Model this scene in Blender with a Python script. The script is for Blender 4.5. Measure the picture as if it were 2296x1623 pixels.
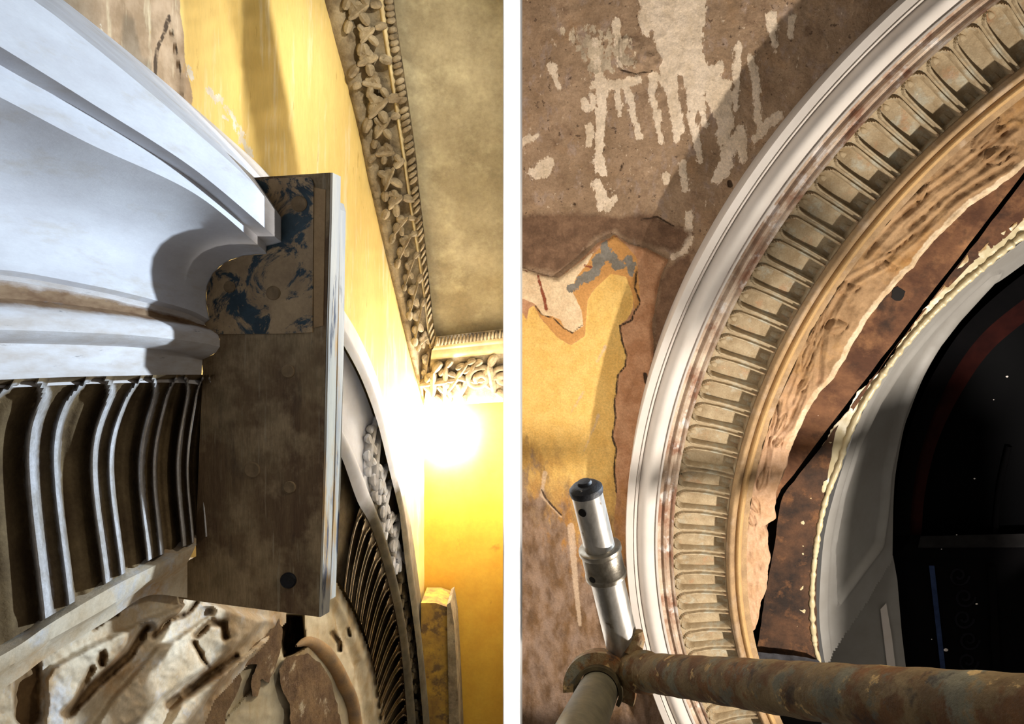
import bpy, bmesh, math, random
import numpy as np
from mathutils import Vector, Matrix

random.seed(7); rng = np.random.default_rng(7)
sc = bpy.context.scene
for o in list(bpy.data.objects): bpy.data.objects.remove(o)
COL = sc.collection

# ------------------------------------------------------------------ camera, world, lights, exposure
F, CX, CY = 1700.0, 1148.0, 811.5
cam = bpy.data.cameras.new('camera'); cam.sensor_width = 36.0; cam.lens = F / 2296 * 36
cam.clip_start = 0.02
camo = bpy.data.objects.new('camera', cam); COL.objects.link(camo)
camo.location = (0, 0, 0); camo.rotation_euler = (math.pi / 2, 0, 0); sc.camera = camo

wd = bpy.data.worlds.new('world'); sc.world = wd; wd.use_nodes = True
wd.node_tree.nodes['Background'].inputs[0].default_value = (1.0, 0.9, 0.78, 1)
wd.node_tree.nodes['Background'].inputs[1].default_value = 0.14
sc.view_settings.view_transform = 'Standard'; sc.view_settings.look = 'None'
sc.view_settings.gamma = 1; sc.view_settings.exposure = 0.0; sc.view_settings.use_curve_mapping = False

def lamp(name, kind, loc, target, energy, color, size=0.05, **kw):
    l = bpy.data.lights.new(name, kind); l.energy = energy; l.color = color
    if kind == 'AREA':
        l.shape = 'RECTANGLE'; l.size = size; l.size_y = kw.get('size_y', size); l.spread = kw.get('spread', math.pi)
    else:
        l.shadow_soft_size = size
    if kind == 'SPOT':
        l.spot_size = kw.get('cone', 1.2); l.spot_blend = kw.get('blend', 0.4)
    o = bpy.data.objects.new(name, l); COL.objects.link(o); o.location = loc
    if target is not None:
        o.rotation_euler = (Vector(target) - Vector(loc)).to_track_quat('-Z', 'Y').to_euler()
    return o

# right-hand room: one work lamp low on the right
LR = (1.40, 1.00, -1.00)
lamp('work_lamp_right', 'SPOT', LR, (0.70, 2.2, 0.10), 210, (1.0, 0.92, 0.82), 0.03, cone=1.62, blend=0.06)
# left-hand room: flood lamp level with the template, a fill added high up to brighten the yellow wall, and the lamp seen in the corner
lamp('flood_lamp_left', 'SPOT', (1.02, 1.43, 0.10), (-0.42, 0.84, 0.06), 140, (0.74, 0.87, 1.0), 0.025, cone=0.86, blend=0.12)
LH = (-0.10, 1.40, 0.80)
lamp('added_fill_left', 'SPOT', LH, (-0.42, 1.90, 0.15), 15.0, (1.0, 0.97, 0.90), 0.005, cone=2.5, blend=1.0)
LC = (-0.214, 2.432, -0.232)
# fill added to brighten the scaffold tubes, high beside the viewer
lamp('added_fill_right', 'SPOT', (0.95, 0.35, 0.75), (0.45, 1.25, -0.40), 44, (1.0, 0.90, 0.74), 0.08, cone=1.3, blend=0.6)
# strip light added to whiten the end of the dividing wall, behind the camera
lamp('added_wall_end_light', 'AREA', (0, -0.6, 0), (0, 1, 0), 1.2, (1, 1, 1), 0.006, size_y=1.4, spread=math.radians(0.8))

# ------------------------------------------------------------------ helpers
def lin(c):
    out = []
    for v in c:
        v /= 255.0
        out.append(v / 12.92 if v <= 0.04045 else ((v + 0.055) / 1.055) ** 2.4)
    return (*out, 1.0)

def rays(px):
    px = np.asarray(px, float)
    return np.stack([(px[..., 0] - CX) / F, np.ones(px.shape[:-1]), (CY - px[..., 1]) / F], -1)

class Plane:
    def __init__(s, p, n): s.p = np.array(p, float); s.n = np.array(n, float) / np.linalg.norm(n)
    def hit(s, px, h=0.0):
        r = rays(px); h = np.asarray(h, float)
        t = (s.p @ s.n + h) / (r @ s.n)
        return r * t[..., None]
    def height(s, P): return (np.asarray(P) - s.p) @ s.n

def at(px, Y): return rays(px) * np.asarray(Y, float)[..., None] if np.ndim(Y) else rays(px) * Y

def crom(pts, n):
    p = np.array(pts, float)
    if len(p) == 2:
        t = np.linspace(0, 1, n)[:, None]; return p[0] * (1 - t) + p[1] * t
    q = np.vstack([2 * p[0] - p[1], p, 2 * p[-1] - p[-2]]); out = []
    for i in range(1, len(q) - 2):
        t = np.linspace(0, 1, 16, endpoint=False)[:, None]
        a, b, c, d = q[i - 1], q[i], q[i + 1], q[i + 2]
        out.append(0.5 * (2 * b + (c - a) * t + (2 * a - 5 * b + 4 * c - d) * t ** 2 + (3 * b - a - 3 * c + d) * t ** 3))
    out = np.vstack(out + [p[-1:]])
    return resample(out, n)

def resample(out, n):
    L = np.r_[0, np.cumsum(np.linalg.norm(np.diff(out, axis=0), axis=1))]
    s = np.linspace(0, L[-1], n)
    return np.stack([np.interp(s, L, out[:, k]) for k in range(out.shape[1])], -1)

def lineres(pts, n): return resample(np.array(pts, float), n)

def sdp(poly, P):
    """signed distance in px, positive inside"""
    poly = np.array(poly, float); d = np.full(len(P), 1e9); ins = np.zeros(len(P), bool)
    for i in range(len(poly)):
        a, b = poly[i], poly[(i + 1) % len(poly)]
        ab = b - a; ap = P - a
        t = np.clip((ap @ ab) / max(ab @ ab, 1e-9), 0, 1)
        d = np.minimum(d, np.linalg.norm(ap - t[:, None] * ab, axis=1))
        c = (a[1] > P[:, 1]) != (b[1] > P[:, 1])
        with np.errstate(divide='ignore', invalid='ignore'):
            xi = a[0] + (P[:, 1] - a[1]) * (b[0] - a[0]) / (b[1] - a[1])
        ins ^= c & (P[:, 0] < xi)
    return np.where(ins, d, -d)

def sdl(pts, P, w0, w1=None):
    """distance to a polyline, positive inside its (tapering) width"""
    pts = np.array(pts, float); w1 = w0 if w1 is None else w1
    m = np.full(len(P), -1e9); n = len(pts) - 1
    for i in range(n):
        a, b = pts[i], pts[i + 1]; ab = b - a
        t = np.clip(((P - a) @ ab) / max(ab @ ab, 1e-9), 0, 1)
        d = np.linalg.norm(P - a - t[:, None] * ab, axis=1)
        w = w0 + (w1 - w0) * (i + t) / n
        m = np.maximum(m, w / 2 - d)
    return m

def union(*a):
    m = a[0]
    for x in a[1:]: m = np.maximum(m, x)
    return m

def vnoise(P, scale, seed=0, octaves=3):
    """value noise on px positions, about -1..1"""
    out = np.zeros(len(P)); amp = 1.0
    for o in range(octaves):
        g = np.random.default_rng(seed * 31 + o).uniform(-1, 1, (64, 64))
        q = P / scale * 2 ** o; i = np.floor(q).astype(int); f = q - i; f = f * f * (3 - 2 * f)
        a = g[i[:, 0] % 64, i[:, 1] % 64]; b = g[(i[:, 0] + 1) % 64, i[:, 1] % 64]
        c = g[i[:, 0] % 64, (i[:, 1] + 1) % 64]; d = g[(i[:, 0] + 1) % 64, (i[:, 1] + 1) % 64]
        out += amp * ((a * (1 - f[:, 0]) + b * f[:, 0]) * (1 - f[:, 1]) + (c * (1 - f[:, 0]) + d * f[:, 0]) * f[:, 1]); amp *= 0.5
    return out

def sstep(x): x = np.clip(x, 0, 1); return x * x * (3 - 2 * x)

def wloc(o):
    v = Vector((0, 0, 0))
    while o: v += o.location; o = o.parent
    return v

def mesh_obj(name, V, faces, mat, parent=None, attrs=None, smooth=True, sharp=38, origin=None):
    V = np.asarray(V, float).reshape(-1, 3)
    if parent is not None: org = np.array(wloc(parent))
    else: org = V.mean(0) if origin is None else np.array(origin, float)
    me = bpy.data.meshes.new(name)
    me.from_pydata((V - org).tolist(), [], [tuple(int(i) for i in f) for f in faces]); me.update()
    bm = bmesh.new(); bm.from_mesh(me)
    bmesh.ops.recalc_face_normals(bm, faces=bm.faces) if len(me.polygons) < 4000 else None
    bm.to_mesh(me); bm.free()
    if attrs:
        for k, v in attrs.items():
            a = me.attributes.new(k, 'FLOAT', 'POINT'); a.data.foreach_set('value', np.asarray(v, np.float32).ravel())
    if smooth:
        me.polygons.foreach_set('use_smooth', [True] * len(me.polygons)); me.set_sharp_from_angle(angle=math.radians(sharp))
    me.materials.append(mat)
    o = bpy.data.objects.new(name, me); COL.objects.link(o)
    if parent is not None: o.parent = parent
    else: o.location = org
    return o

def gridfaces(n, m, closed=False, flip=False):
    i = np.arange(n - 1)[:, None]; j = np.arange(m if closed else m - 1)[None, :]
    a = i * m + j; b = i * m + (j + 1) % m; c = (i + 1) * m + (j + 1) % m; d = (i + 1) * m + j
    f = np.stack([a, b, c, d], -1).reshape(-1, 4)
    return f[:, ::-1] if flip else f

def thing(name, label, cat, loc, group=None):
    o = bpy.data.objects.new(name, None); COL.objects.link(o); o.location = loc; o.empty_display_size = 0.05
    o['label'] = label; o['category'] = cat
    if group: o['group'] = group
    return o
def tag(o, label, cat, group=None):
    o['label'] = label; o['category'] = cat
    if group: o['group'] = group
    return o
def struct(o): o['kind'] = 'structure'; return o

def tube_rings(path, rad, seg=32):
    """rings round a 3-D path, rad scalar or list"""
    path = np.array(path, float); rad = np.broadcast_to(rad, (len(path),))
    T = np.gradient(path, axis=0); T /= np.linalg.norm(T, axis=1)[:, None]
    up = np.array([0.3, 1.0, 0.1]); V = []
    for p, t, r in zip(path, T, rad):
        a = np.cross(t, up); a /= np.linalg.norm(a); b = np.cross(t, a)
        th = np.linspace(0, 2 * math.pi, seg, endpoint=False)[:, None]
        V.append(p + r * (np.cos(th) * a + np.sin(th) * b))
    return np.array(V)
def tube(name, path, rad, mat, parent=None, seg=32, caps=True, sharp=38):
    V = tube_rings(path, rad, seg); n = len(V)
    f = [tuple(q) for q in gridfaces(n, seg, True)]
    if caps: f += [tuple(range(seg))[::-1], tuple(range((n - 1) * seg, n * seg))]
    return mesh_obj(name, V, f, mat, parent, sharp=sharp)
def prism(name, front, back, mat, parent=None, smooth=False):
    n = len(front); V = np.vstack([front, back])
    f = [tuple(range(n)), tuple(range(2 * n - 1, n - 1, -1))] + [(i, i + n, (i + 1) % n + n, (i + 1) % n) for i in range(n)]
    return mesh_obj(name, V, f, mat, parent, smooth=smooth)

# ------------------------------------------------------------------ materials
class NT:
    def __init__(s, name):
        s.m = bpy.data.materials.new(name); s.m.use_nodes = True; s.t = s.m.node_tree
        s.b = s.t.nodes['Principled BSDF']; s.co = s.t.nodes.new('ShaderNodeTexCoord').outputs['Object']
        s.maps = {}
    def link(s, a, b): s.t.links.new(a, b)
    def val(s, x, inp):
        if hasattr(x, 'is_linked'): s.link(x, inp)
        else: inp.default_value = x
    def math(s, op, a, b=0.0, clamp=False):
        n = s.t.nodes.new('ShaderNodeMath'); n.operation = op; n.use_clamp = clamp
        s.val(a, n.inputs[0]); s.val(b, n.inputs[1]); return n.outputs[0]
    def noise(s, scale, detail=6, rough=0.6, stretch=None, off=0.0, dist=0.0):
        key = (stretch, off)
        if key not in s.maps:
            mp = s.t.nodes.new('ShaderNodeMapping'); s.link(s.co, mp.inputs[0])
            mp.inputs['Scale'].default_value = stretch or (1, 1, 1); mp.inputs['Location'].default_value = (off, off * 1.7, off * .6)
            s.maps[key] = mp.outputs[0]
        n = s.t.nodes.new('ShaderNodeTexNoise'); s.link(s.maps[key], n.inputs['Vector'])
        n.inputs['Scale'].default_value = scale; n.inputs['Detail'].default_value = detail
        n.inputs['Roughness'].default_value = rough; n.inputs['Distortion'].default_value = dist
        return n.outputs['Fac']
    def mix(s, f, a, b):
        n = s.t.nodes.new('ShaderNodeMix'); n.data_type = 'RGBA'
        s.val(f, n.inputs[0]); s.val(a, n.inputs[6]); s.val(b, n.inputs[7]); return n.outputs[2]
    def contrast(s, f, lo, hi):
        n = s.t.nodes.new('ShaderNodeMapRange'); n.clamp = True
        s.link(f, n.inputs[0]); n.inputs[1].default_value = lo; n.inputs[2].default_value = hi; return n.outputs[0]
    def attr(s, name):
        n = s.t.nodes.new('ShaderNodeAttribute'); n.attribute_name = name; return n.outputs['Fac']

def mat(name, a, b, scale=14, layers=(), bump=0.3, bscale=60, bdist=0.004, rough=0.85, metal=0.0, stretch=None, fine=0.0, spec=0.3, dist=0.0):
    """a,b mottled base colours; layers: dicts with attr (px distance attribute) or thr (noise threshold)"""
    t = NT(name)
    col = t.mix(t.contrast(t.noise(scale, 8, 0.62, stretch, dist=dist), 0.36, 0.64), lin(a), lin(b))
    for k, L in enumerate(layers):
        nz = t.noise(L.get('ns', 40), L.get('detail', 8), L.get('nr', 0.65), L.get('stretch'), off=k * 3.1 + 1.0, dist=L.get('dist', 0.0))
        if 'attr' in L:
            x = t.math('ADD', t.attr(L['attr']), t.math('MULTIPLY', t.math('SUBTRACT', nz, 0.5), 2 * L.get('amp', 6)))
            f = t.math('ADD', t.math('DIVIDE', x, L.get('soft', 1.5)), 0.5, clamp=True)
        else:
            f = t.contrast(nz, L['thr'] - L.get('soft', 0.02), L['thr'] + L.get('soft', 0.02))
        if 'op' in L: f = t.math('MULTIPLY', f, L['op'])
        c = t.mix(t.contrast(t.noise(L.get('cs', 25), 6, 0.6, L.get('stretch'), off=k * 5.3 + 2), 0.38, 0.62), lin(L['a']), lin(L.get('b', L['a'])))
        col = t.mix(f, col, c)
    if fine:
        nf = t.contrast(t.noise(bscale * 3, 3, 0.7, stretch, off=9.0), 0.3, 0.7)
        dark = t.t.nodes.new('ShaderNodeMix'); dark.data_type = 'RGBA'; dark.blend_type = 'MULTIPLY'
        dark.inputs[0].default_value = fine; t.link(col, dark.inputs[6])
        g = t.mix(nf, (0.35, 0.33, 0.3, 1), (1.25, 1.25, 1.25, 1)); t.link(g, dark.inputs[7]); col = dark.outputs[2]
    t.link(col, t.b.inputs['Base Color'])
    t.b.inputs['Roughness'].default_value = rough; t.b.inputs['Metallic'].default_value = metal
    t.b.inputs['Specular IOR Level'].default_value = spec
    if bump:
        bn = t.t.nodes.new('ShaderNodeBump'); bn.inputs['Strength'].default_value = bump; bn.inputs['Distance'].default_value = bdist
        t.link(t.noise(bscale, 8, 0.65, stretch, off=4.0), bn.inputs['Height']); t.link(bn.outputs[0], t.b.inputs['Normal'])
    return t.m

def emit(name, col, strength):
    m = bpy.data.materials.new(name); m.use_nodes = True; b = m.node_tree.nodes['Principled BSDF']
    b.inputs['Base Color'].default_value = (1, 1, 1, 1)
    b.inputs['Emission Color'].default_value = (*col, 1); b.inputs['Emission Strength'].default_value = strength
    return m

M_white_wall = mat('white_painted_wall', (246, 246, 246), (250, 250, 250), 4, bump=0)
M_yellow = mat('yellow_limewash', (228, 200, 126), (212, 182, 106), 5, stretch=(1, 1, 0.25), bump=0.15, bscale=40, fine=0.12, layers=[
    dict(attr='bare', amp=10, ns=22, a=(168, 146, 120), b=(140, 118, 92), soft=2),
    dict(attr='flake', amp=26, ns=60, a=(214, 208, 196), b=(190, 180, 160), soft=3),
    dict(attr='crack', amp=3, ns=60, a=(64, 50, 36), soft=2),
    dict(thr=0.60, ns=30, stretch=(1, 1, 0.12), a=(222, 212, 178), soft=0.05, op=0.5), dict(thr=0.66, ns=40, stretch=(1, 1, 0.3), a=(170, 136, 70), soft=0.03, op=0.5)])
M_endwall = mat('ochre_end_wall', (216, 172, 62), (200, 150, 48), 6, bump=0.15, bscale=30, fine=0.1, layers=[
    dict(thr=0.68, ns=12, a=(150, 104, 40), soft=0.05, op=0.6)])
M_ceiling = mat('stained_ceiling', (172, 158, 124), (136, 122, 92), 5, bump=0.15, bscale=30, fine=0.25, layers=[
    dict(thr=0.6, ns=7, a=(196, 184, 146), soft=0.1, op=0.7), dict(thr=0.66, ns=9, a=(116, 98, 74), soft=0.08, op=0.5)])
M_cornice = mat('aged_cornice', (164, 148, 118), (112, 96, 72), 22, bump=0.5, bscale=70, fine=0.3, layers=[
    dict(thr=0.62, ns=30, a=(78, 66, 46), soft=0.06, op=0.8)])
M_cornice_light = mat('pale_cornice_fillet', (206, 186, 138), (176, 154, 112), 20, bump=0.2, bscale=60)
M_run = mat('fresh_white_plaster', (222, 224, 230), (208, 208, 214), 9, bump=0.1, bscale=50, fine=0.06, rough=0.7, stretch=(1, 1, 3), layers=[
    dict(thr=0.63, ns=10, stretch=(1, 1, 4), a=(190, 178, 160), soft=0.08, op=0.5)])
M_run_worn = mat('white_plaster_with_brown_streaks', (226, 226, 230), (204, 196, 190), 14, bump=0.2, bscale=60, stretch=(1, 1, 4), layers=[
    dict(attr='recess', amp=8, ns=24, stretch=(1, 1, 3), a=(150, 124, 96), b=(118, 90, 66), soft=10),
    dict(thr=0.67, ns=22, stretch=(1, 1, 6), a=(120, 118, 120), soft=0.03, op=0.7)])
M_flute_old = mat('old_brown_fluting', (128, 108, 76), (92, 74, 50), 16, bump=0.5, bscale=60, fine=0.35, layers=[
    dict(attr='rim', amp=0.05, ns=60, a=(206, 206, 210), b=(180, 176, 172), soft=0.08)])  # pale layer paints the light on the ridges into the colour
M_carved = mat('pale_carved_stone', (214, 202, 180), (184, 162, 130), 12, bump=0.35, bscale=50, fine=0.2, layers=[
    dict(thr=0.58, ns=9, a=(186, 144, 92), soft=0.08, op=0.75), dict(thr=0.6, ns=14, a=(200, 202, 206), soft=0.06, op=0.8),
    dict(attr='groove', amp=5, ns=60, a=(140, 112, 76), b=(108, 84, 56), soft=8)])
M_cream_chip = mat('cream_plaster_patch', (226, 222, 200), (210, 204, 176), 10, bump=0.2, bscale=40)
M_broken = mat('broken_brown_plaster', (140, 114, 84), (98, 76, 56), 16, bump=0.8, bscale=50, bdist=0.008, fine=0.3, layers=[
    dict(thr=0.62, ns=20, a=(202, 190, 166), soft=0.04, op=0.8)])
M_board = mat('dusty_plywood', (124, 102, 74), (88, 66, 48), 10, stretch=(2, 2, 0.35), bump=0.4, bscale=60, fine=0.35, layers=[
    dict(thr=0.51, ns=9, detail=10, a=(162, 140, 108), b=(130, 112, 84), soft=0.06, op=0.85),
    dict(thr=0.62, ns=130, stretch=(1, 1, 0.06), a=(154, 140, 116), soft=0.03, op=0.55),
    dict(thr=0.64, ns=16, stretch=(1, 1, 0.3), a=(52, 44, 40), soft=0.05, op=0.6)])
M_board_edge = mat('pale_plywood_edge', (168, 162, 148), (138, 138, 138), 40, stretch=(1, 1, 0.1), bump=0.3, bscale=80, layers=[
    dict(thr=0.6, ns=26, stretch=(1, 1, 0.15), a=(160, 130, 88), soft=0.04), dict(thr=0.6, ns=50, stretch=(1, 1, 0.1), a=(72, 74, 84), soft=0.03)])
M_zinc = mat('blue_painted_zinc', (50, 68, 78), (32, 48, 58), 20, bump=0.25, bscale=60, rough=0.6, fine=0.2, layers=[
    dict(thr=0.455, ns=15, detail=10, nr=0.7, a=(172, 146, 110), b=(144, 120, 90), soft=0.025, dist=0.6)])
M_dust = mat('dust_coated_nail', (134, 112, 84), (108, 90, 66), 60, bump=0.2)
M_screw = mat('blackened_screw', (26, 28, 34), (14, 14, 18), 60, bump=0.5, bscale=150, rough=0.45, metal=0.4)
M_dark = mat('dark_void', (20, 16, 13), (12, 10, 9), 10, bump=0)

M_rwall = mat('stripped_brown_plaster', (174, 146, 118), (142, 116, 90), 7, bump=0.75, bscale=55, bdist=0.006, fine=0.36, rough=0.9, layers=[
    dict(thr=0.61, ns=18, a=(122, 94, 72), soft=0.06, op=0.6),
    dict(thr=0.63, ns=9, a=(172, 132, 92), soft=0.08, op=0.5),
    dict(thr=0.60, ns=34, stretch=(1, 1, 0.5), a=(168, 150, 140), soft=0.05, op=0.45),
    dict(thr=0.655, ns=80, stretch=(1, 1, 0.5), a=(214, 192, 166), soft=0.015, op=0.85),
    dict(thr=0.66, ns=60, detail=3, a=(84, 64, 50), soft=0.02, op=0.8),
    dict(attr='white', amp=19, ns=75, nr=0.72, stretch=(1, 1, 0.45), a=(234, 214, 190), b=(220, 198, 170), soft=1.6),
    dict(attr='scumble', amp=46, ns=60, stretch=(1, 1, 0.5), a=(216, 196, 168), b=(176, 158, 134), soft=3),
    dict(attr='dark', amp=16, ns=30, a=(134, 104, 80), b=(106, 80, 60), soft=14),  # mostly shade, painted into the wall as darker brown
    dict(attr='pink', amp=4, ns=40, a=(196, 150, 114), b=(172, 124, 88), soft=1.5),
    dict(attr='yellow', amp=3, ns=60, a=(230, 190, 112), b=(222, 178, 98), soft=1.5),
    dict(attr='stain', amp=46, ns=16, stretch=(1, 1, 0.4), a=(168, 120, 62), b=(122, 92, 66), soft=40),
    dict(attr='stain2', amp=90, ns=22, stretch=(1, 1, 0.3), a=(150, 128, 112), b=(96, 74, 54), soft=20, op=0.8),
    dict(attr='tan', amp=3, ns=50, a=(200, 146, 84), soft=1.5),
    dict(attr='cream', amp=4, ns=60, a=(232, 206, 168), b=(216, 186, 148), soft=1.5),
    dict(attr='grey', amp=22, ns=45, a=(140, 134, 124), b=(120, 112, 100), soft=2),
    dict(attr='rust', amp=5, ns=60, a=(136, 72, 48), soft=2),
    dict(attr='scratch', amp=4, ns=80, a=(204, 178, 150), soft=3, op=0.7),
    dict(attr='crack', amp=2.4, ns=70, a=(70, 52, 36), soft=1.6)])
M_arch_white = mat('white_run_moulding', (204, 196, 188), (194, 185, 176), 6, bump=0.05, bscale=60, rough=0.7)
M_arch_fillet = mat('worn_fillet', (206, 188, 168), (166, 140, 118), 14, bump=0.3, bscale=70, fine=0.2, layers=[
    dict(thr=0.56, ns=12, a=(150, 112, 90), soft=0.06), dict(thr=0.6, ns=18, a=(226, 220, 216), soft=0.05, op=0.8)])
M_flute = mat('weathered_stone_flutes', (176, 158, 128), (148, 128, 98), 24, bump=0.5, bscale=90, fine=0.28, layers=[
    dict(thr=0.6, ns=20, a=(178, 176, 160), soft=0.06, op=0.7), dict(thr=0.62, ns=17, a=(172, 128, 92), soft=0.05, op=0.6),
    dict(thr=0.70, ns=90, a=(222, 208, 176), soft=0.02, op=0.8)])
M_roll = mat('ochre_washed_roll', (168, 138, 100), (140, 114, 84), 18, bump=0.35, bscale=80, fine=0.22, layers=[
    dict(thr=0.6, ns=16, a=(176, 154, 130), soft=0.07, op=0.7), dict(attr='gold', amp=4, ns=40, a=(190, 152, 98), soft=4, op=0.6)])
M_orn = mat('ochre_carved_band', (164, 132, 96), (134, 104, 72), 12, bump=0.5, bscale=70, fine=0.25, layers=[
    dict(thr=0.57, ns=7, a=(154, 108, 54), b=(170, 128, 70), soft=0.08, op=0.75),
    dict(attr='pinkish', amp=60, ns=12, a=(196, 160, 130), b=(180, 142, 108), soft=60, op=0.9),
    dict(attr='groove', amp=2, ns=60, a=(112, 78, 44), soft=4, op=0.8),
    dict(attr='pale', amp=5, ns=50, a=(208, 186, 156), b=(178, 152, 118), soft=3)])
M_timber = mat('old_timber', (124, 86, 58), (74, 46, 30), 16, stretch=(0.35, 1, 0.45), bump=0.6, bscale=60, fine=0.3, layers=[
    dict(thr=0.6, ns=9, a=(160, 116, 78), soft=0.07, op=0.5), dict(thr=0.6, ns=10, a=(38, 28, 22), soft=0.07, op=0.8),
    dict(thr=0.735, ns=80, a=(220, 200, 180), soft=0.01)])
M_cream = mat('cream_gloss_paint', (190, 178, 144), (176, 162, 126), 14, bump=0.3, bscale=50, rough=0.35, spec=0.5, layers=[
    dict(attr='worn', amp=7, ns=50, a=(166, 136, 90), b=(140, 110, 70), soft=3)])
M_reveal = mat('grey_white_paint', (140, 137, 132), (130, 126, 120), 8, bump=0.06, bscale=40, rough=0.5)
M_window = mat('black_window_wood', (9, 8, 9), (6, 6, 7), 12, bump=0.1, rough=0.9, spec=0.03)
M_red = mat('dark_red_frame', (40, 16, 13), (28, 11, 10), 12, bump=0.1, rough=0.9, spec=0.03)
M_glass = mat('night_glass', (3, 3, 4), (2, 2, 3), 8, bump=0, rough=0.5, spec=0.02)
M_blue = mat('dim_blue_strip', (46, 60, 92), (36, 48, 76), 20, bump=0, spec=0.05)
M_speck = mat('white_paint_speck', (214, 206, 200), (200, 190, 184), 30, bump=0)
M_chrome = mat('galvanised_steel', (206, 202, 196), (150, 146, 140), 40, bump=0.05, bscale=60, rough=0.34, metal=0.75, stretch=(1, 1, 0.3), layers=[
    dict(thr=0.66, ns=26, a=(110, 96, 80), soft=0.02, op=0.8)])
M_collar = mat('dull_collar_steel', (150, 144, 132), (112, 104, 92), 40, bump=0.15, bscale=80, rough=0.35, metal=0.9)
M_cap = mat('black_rubber_cap', (34, 34, 38), (20, 20, 24), 60, bump=0.3, bscale=120, rough=0.5, layers=[dict(thr=0.66, ns=90, a=(150, 146, 140), soft=0.02)])
M_rust = mat('rusty_scaffold_tube', (150, 128, 90), (112, 88, 56), 30, bump=0.7, bscale=110, rough=0.65, fine=0.3, metal=0.0, layers=[
    dict(thr=0.52, ns=22, a=(128, 82, 40), b=(92, 56, 26), soft=0.04, op=0.85), dict(thr=0.57, ns=20, a=(134, 132, 112), b=(104, 104, 92), soft=0.03, op=0.85),
    dict(thr=0.62, ns=34, a=(220, 186, 128), b=(196, 160, 104), soft=0.015, op=0.9), dict(thr=0.62, ns=26, a=(46, 40, 38), soft=0.03, op=0.7)])
M_tube = mat('grey_green_tube', (112, 104, 80), (86, 80, 62), 30, bump=0.2, bscale=80, rough=0.55, fine=0.2)
M_bulb = emit('lit_bulb', (1.0, 0.98, 0.94), 300.0)

# ------------------------------------------------------------------ planes of the place
W = Plane((-0.56, 1.1, 0), (1, -0.2, 0))                       # yellow wall, left room
ENDY = 2.47
GX, GY, D0 = 0.2, 0.3, 2.2
RN = np.array([-GX, -(1 - 0.35 * GX), -GY]); RK = np.linalg.norm(RN)
R = Plane(np.array([0, D0 / (1 - 0.35 * GX), 0]), RN)          # arch wall, right room

# added dividing wall in the white gutter; also blocks lamp light between the rooms
def box(name, lo, hi, m, parent=None):
    x0, y0, z0 = lo; x1, y1, z1 = hi
    V = [(x0,y0,z0),(x1,y0,z0),(x1,y1,z0),(x0,y1,z0),(x0,y0,z1),(x1,y0,z1),(x1,y1,z1),(x0,y1,z1)]
    return mesh_obj(name, V, [(0,3,2,1),(4,5,6,7),(0,1,5,4),(1,2,6,5),(2,3,7,6),(3,0,4,7)], m, parent, smooth=False)
PY = 1.30
struct(box('wall_added', (-20 / F * PY, PY, -1.7), (23 / F * PY, 2.9, 1.7), M_white_wall))

def sheet(plane, x0, x1, y0, y1, step):
    xs = np.arange(x0, x1 + step, step); ys = np.arange(y0, y1 + step, step)
    g = np.stack(np.meshgrid(xs, ys, indexing='ij'), -1).reshape(-1, 2)
    return g, gridfaces(len(xs), len(ys))

# ================================================================== LEFT ROOM
# ---- yellow wall
g, fc = sheet(W, -500, 985, -300, 1760, 8)
bare = union(sdp([(-600,-400),(398,-400),(398,-120),(406,40),(418,150),(432,220),(425,270),(300,300),(-600,100)], g))
flake = union(sdl([(425,140),(440,190),(455,230)], g, 16), sdl([(460,50),(462,160)], g, 10), sdl([(470,200),(520,260),(560,350)], g, 40), sdl([(500,260),(545,300)], g, 30)) - 14
flake = union(flake, sdl([(160,40),(175,65),(182,85)], g, 9) - 2, sdl([(225,55),(230,100)], g, 10) - 2, sdl([(340,200),(350,235)], g, 14) - 3, sdl([(420,150),(425,175)], g, 9))
crk = union(sdl([(378,35),(368,75),(352,110),(348,150),(350,190)], g, 9), sdl([(378,35),(392,90),(405,160),(410,210),(406,232),(385,238)], g, 4),
            sdl([(350,190),(358,215),(376,245)], g, 6), sdl([(130,40),(150,65),(172,80)], g, 8))
h = -0.006 * sstep((sdp([(375,35),(392,90),(407,165),(408,230),(375,240),(350,195),(348,150),(355,105)], g)) / 6) + 0.0012 * vnoise(g, 40, 3)
okw = ~((g[:, 0] > 590) & (g[:, 0] < 740) & (g[:, 1] > 1340) & (g[:, 1] < 1500))
struct(mesh_obj('wall_left', W.hit(g, h), fc[okw[fc].all(1)], M_yellow, attrs=dict(bare=bare, flake=flake, crack=crk), sharp=60))

# ---- end wall and ceiling
ceA, ceB = W.hit([738, 30]), at([951, 908], ENDY)
cdir = ceB - ceA; cn = np.cross(cdir, [1, 0, 0]); cn = cn if cn[2] < 0 else -cn
CE = Plane(ceB, cn)
g, fc = sheet(None, 900, 1134, 860, 1700, 9)
struct(mesh_obj('wall_back', at(g, ENDY + 0 * g[:, 0]), fc, M_endwall))
g, fc = sheet(None, 690, 1136, -90, 930, 9)
struct(mesh_obj('ceiling', CE.hit(g, -0.03), fc, M_ceiling))

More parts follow.
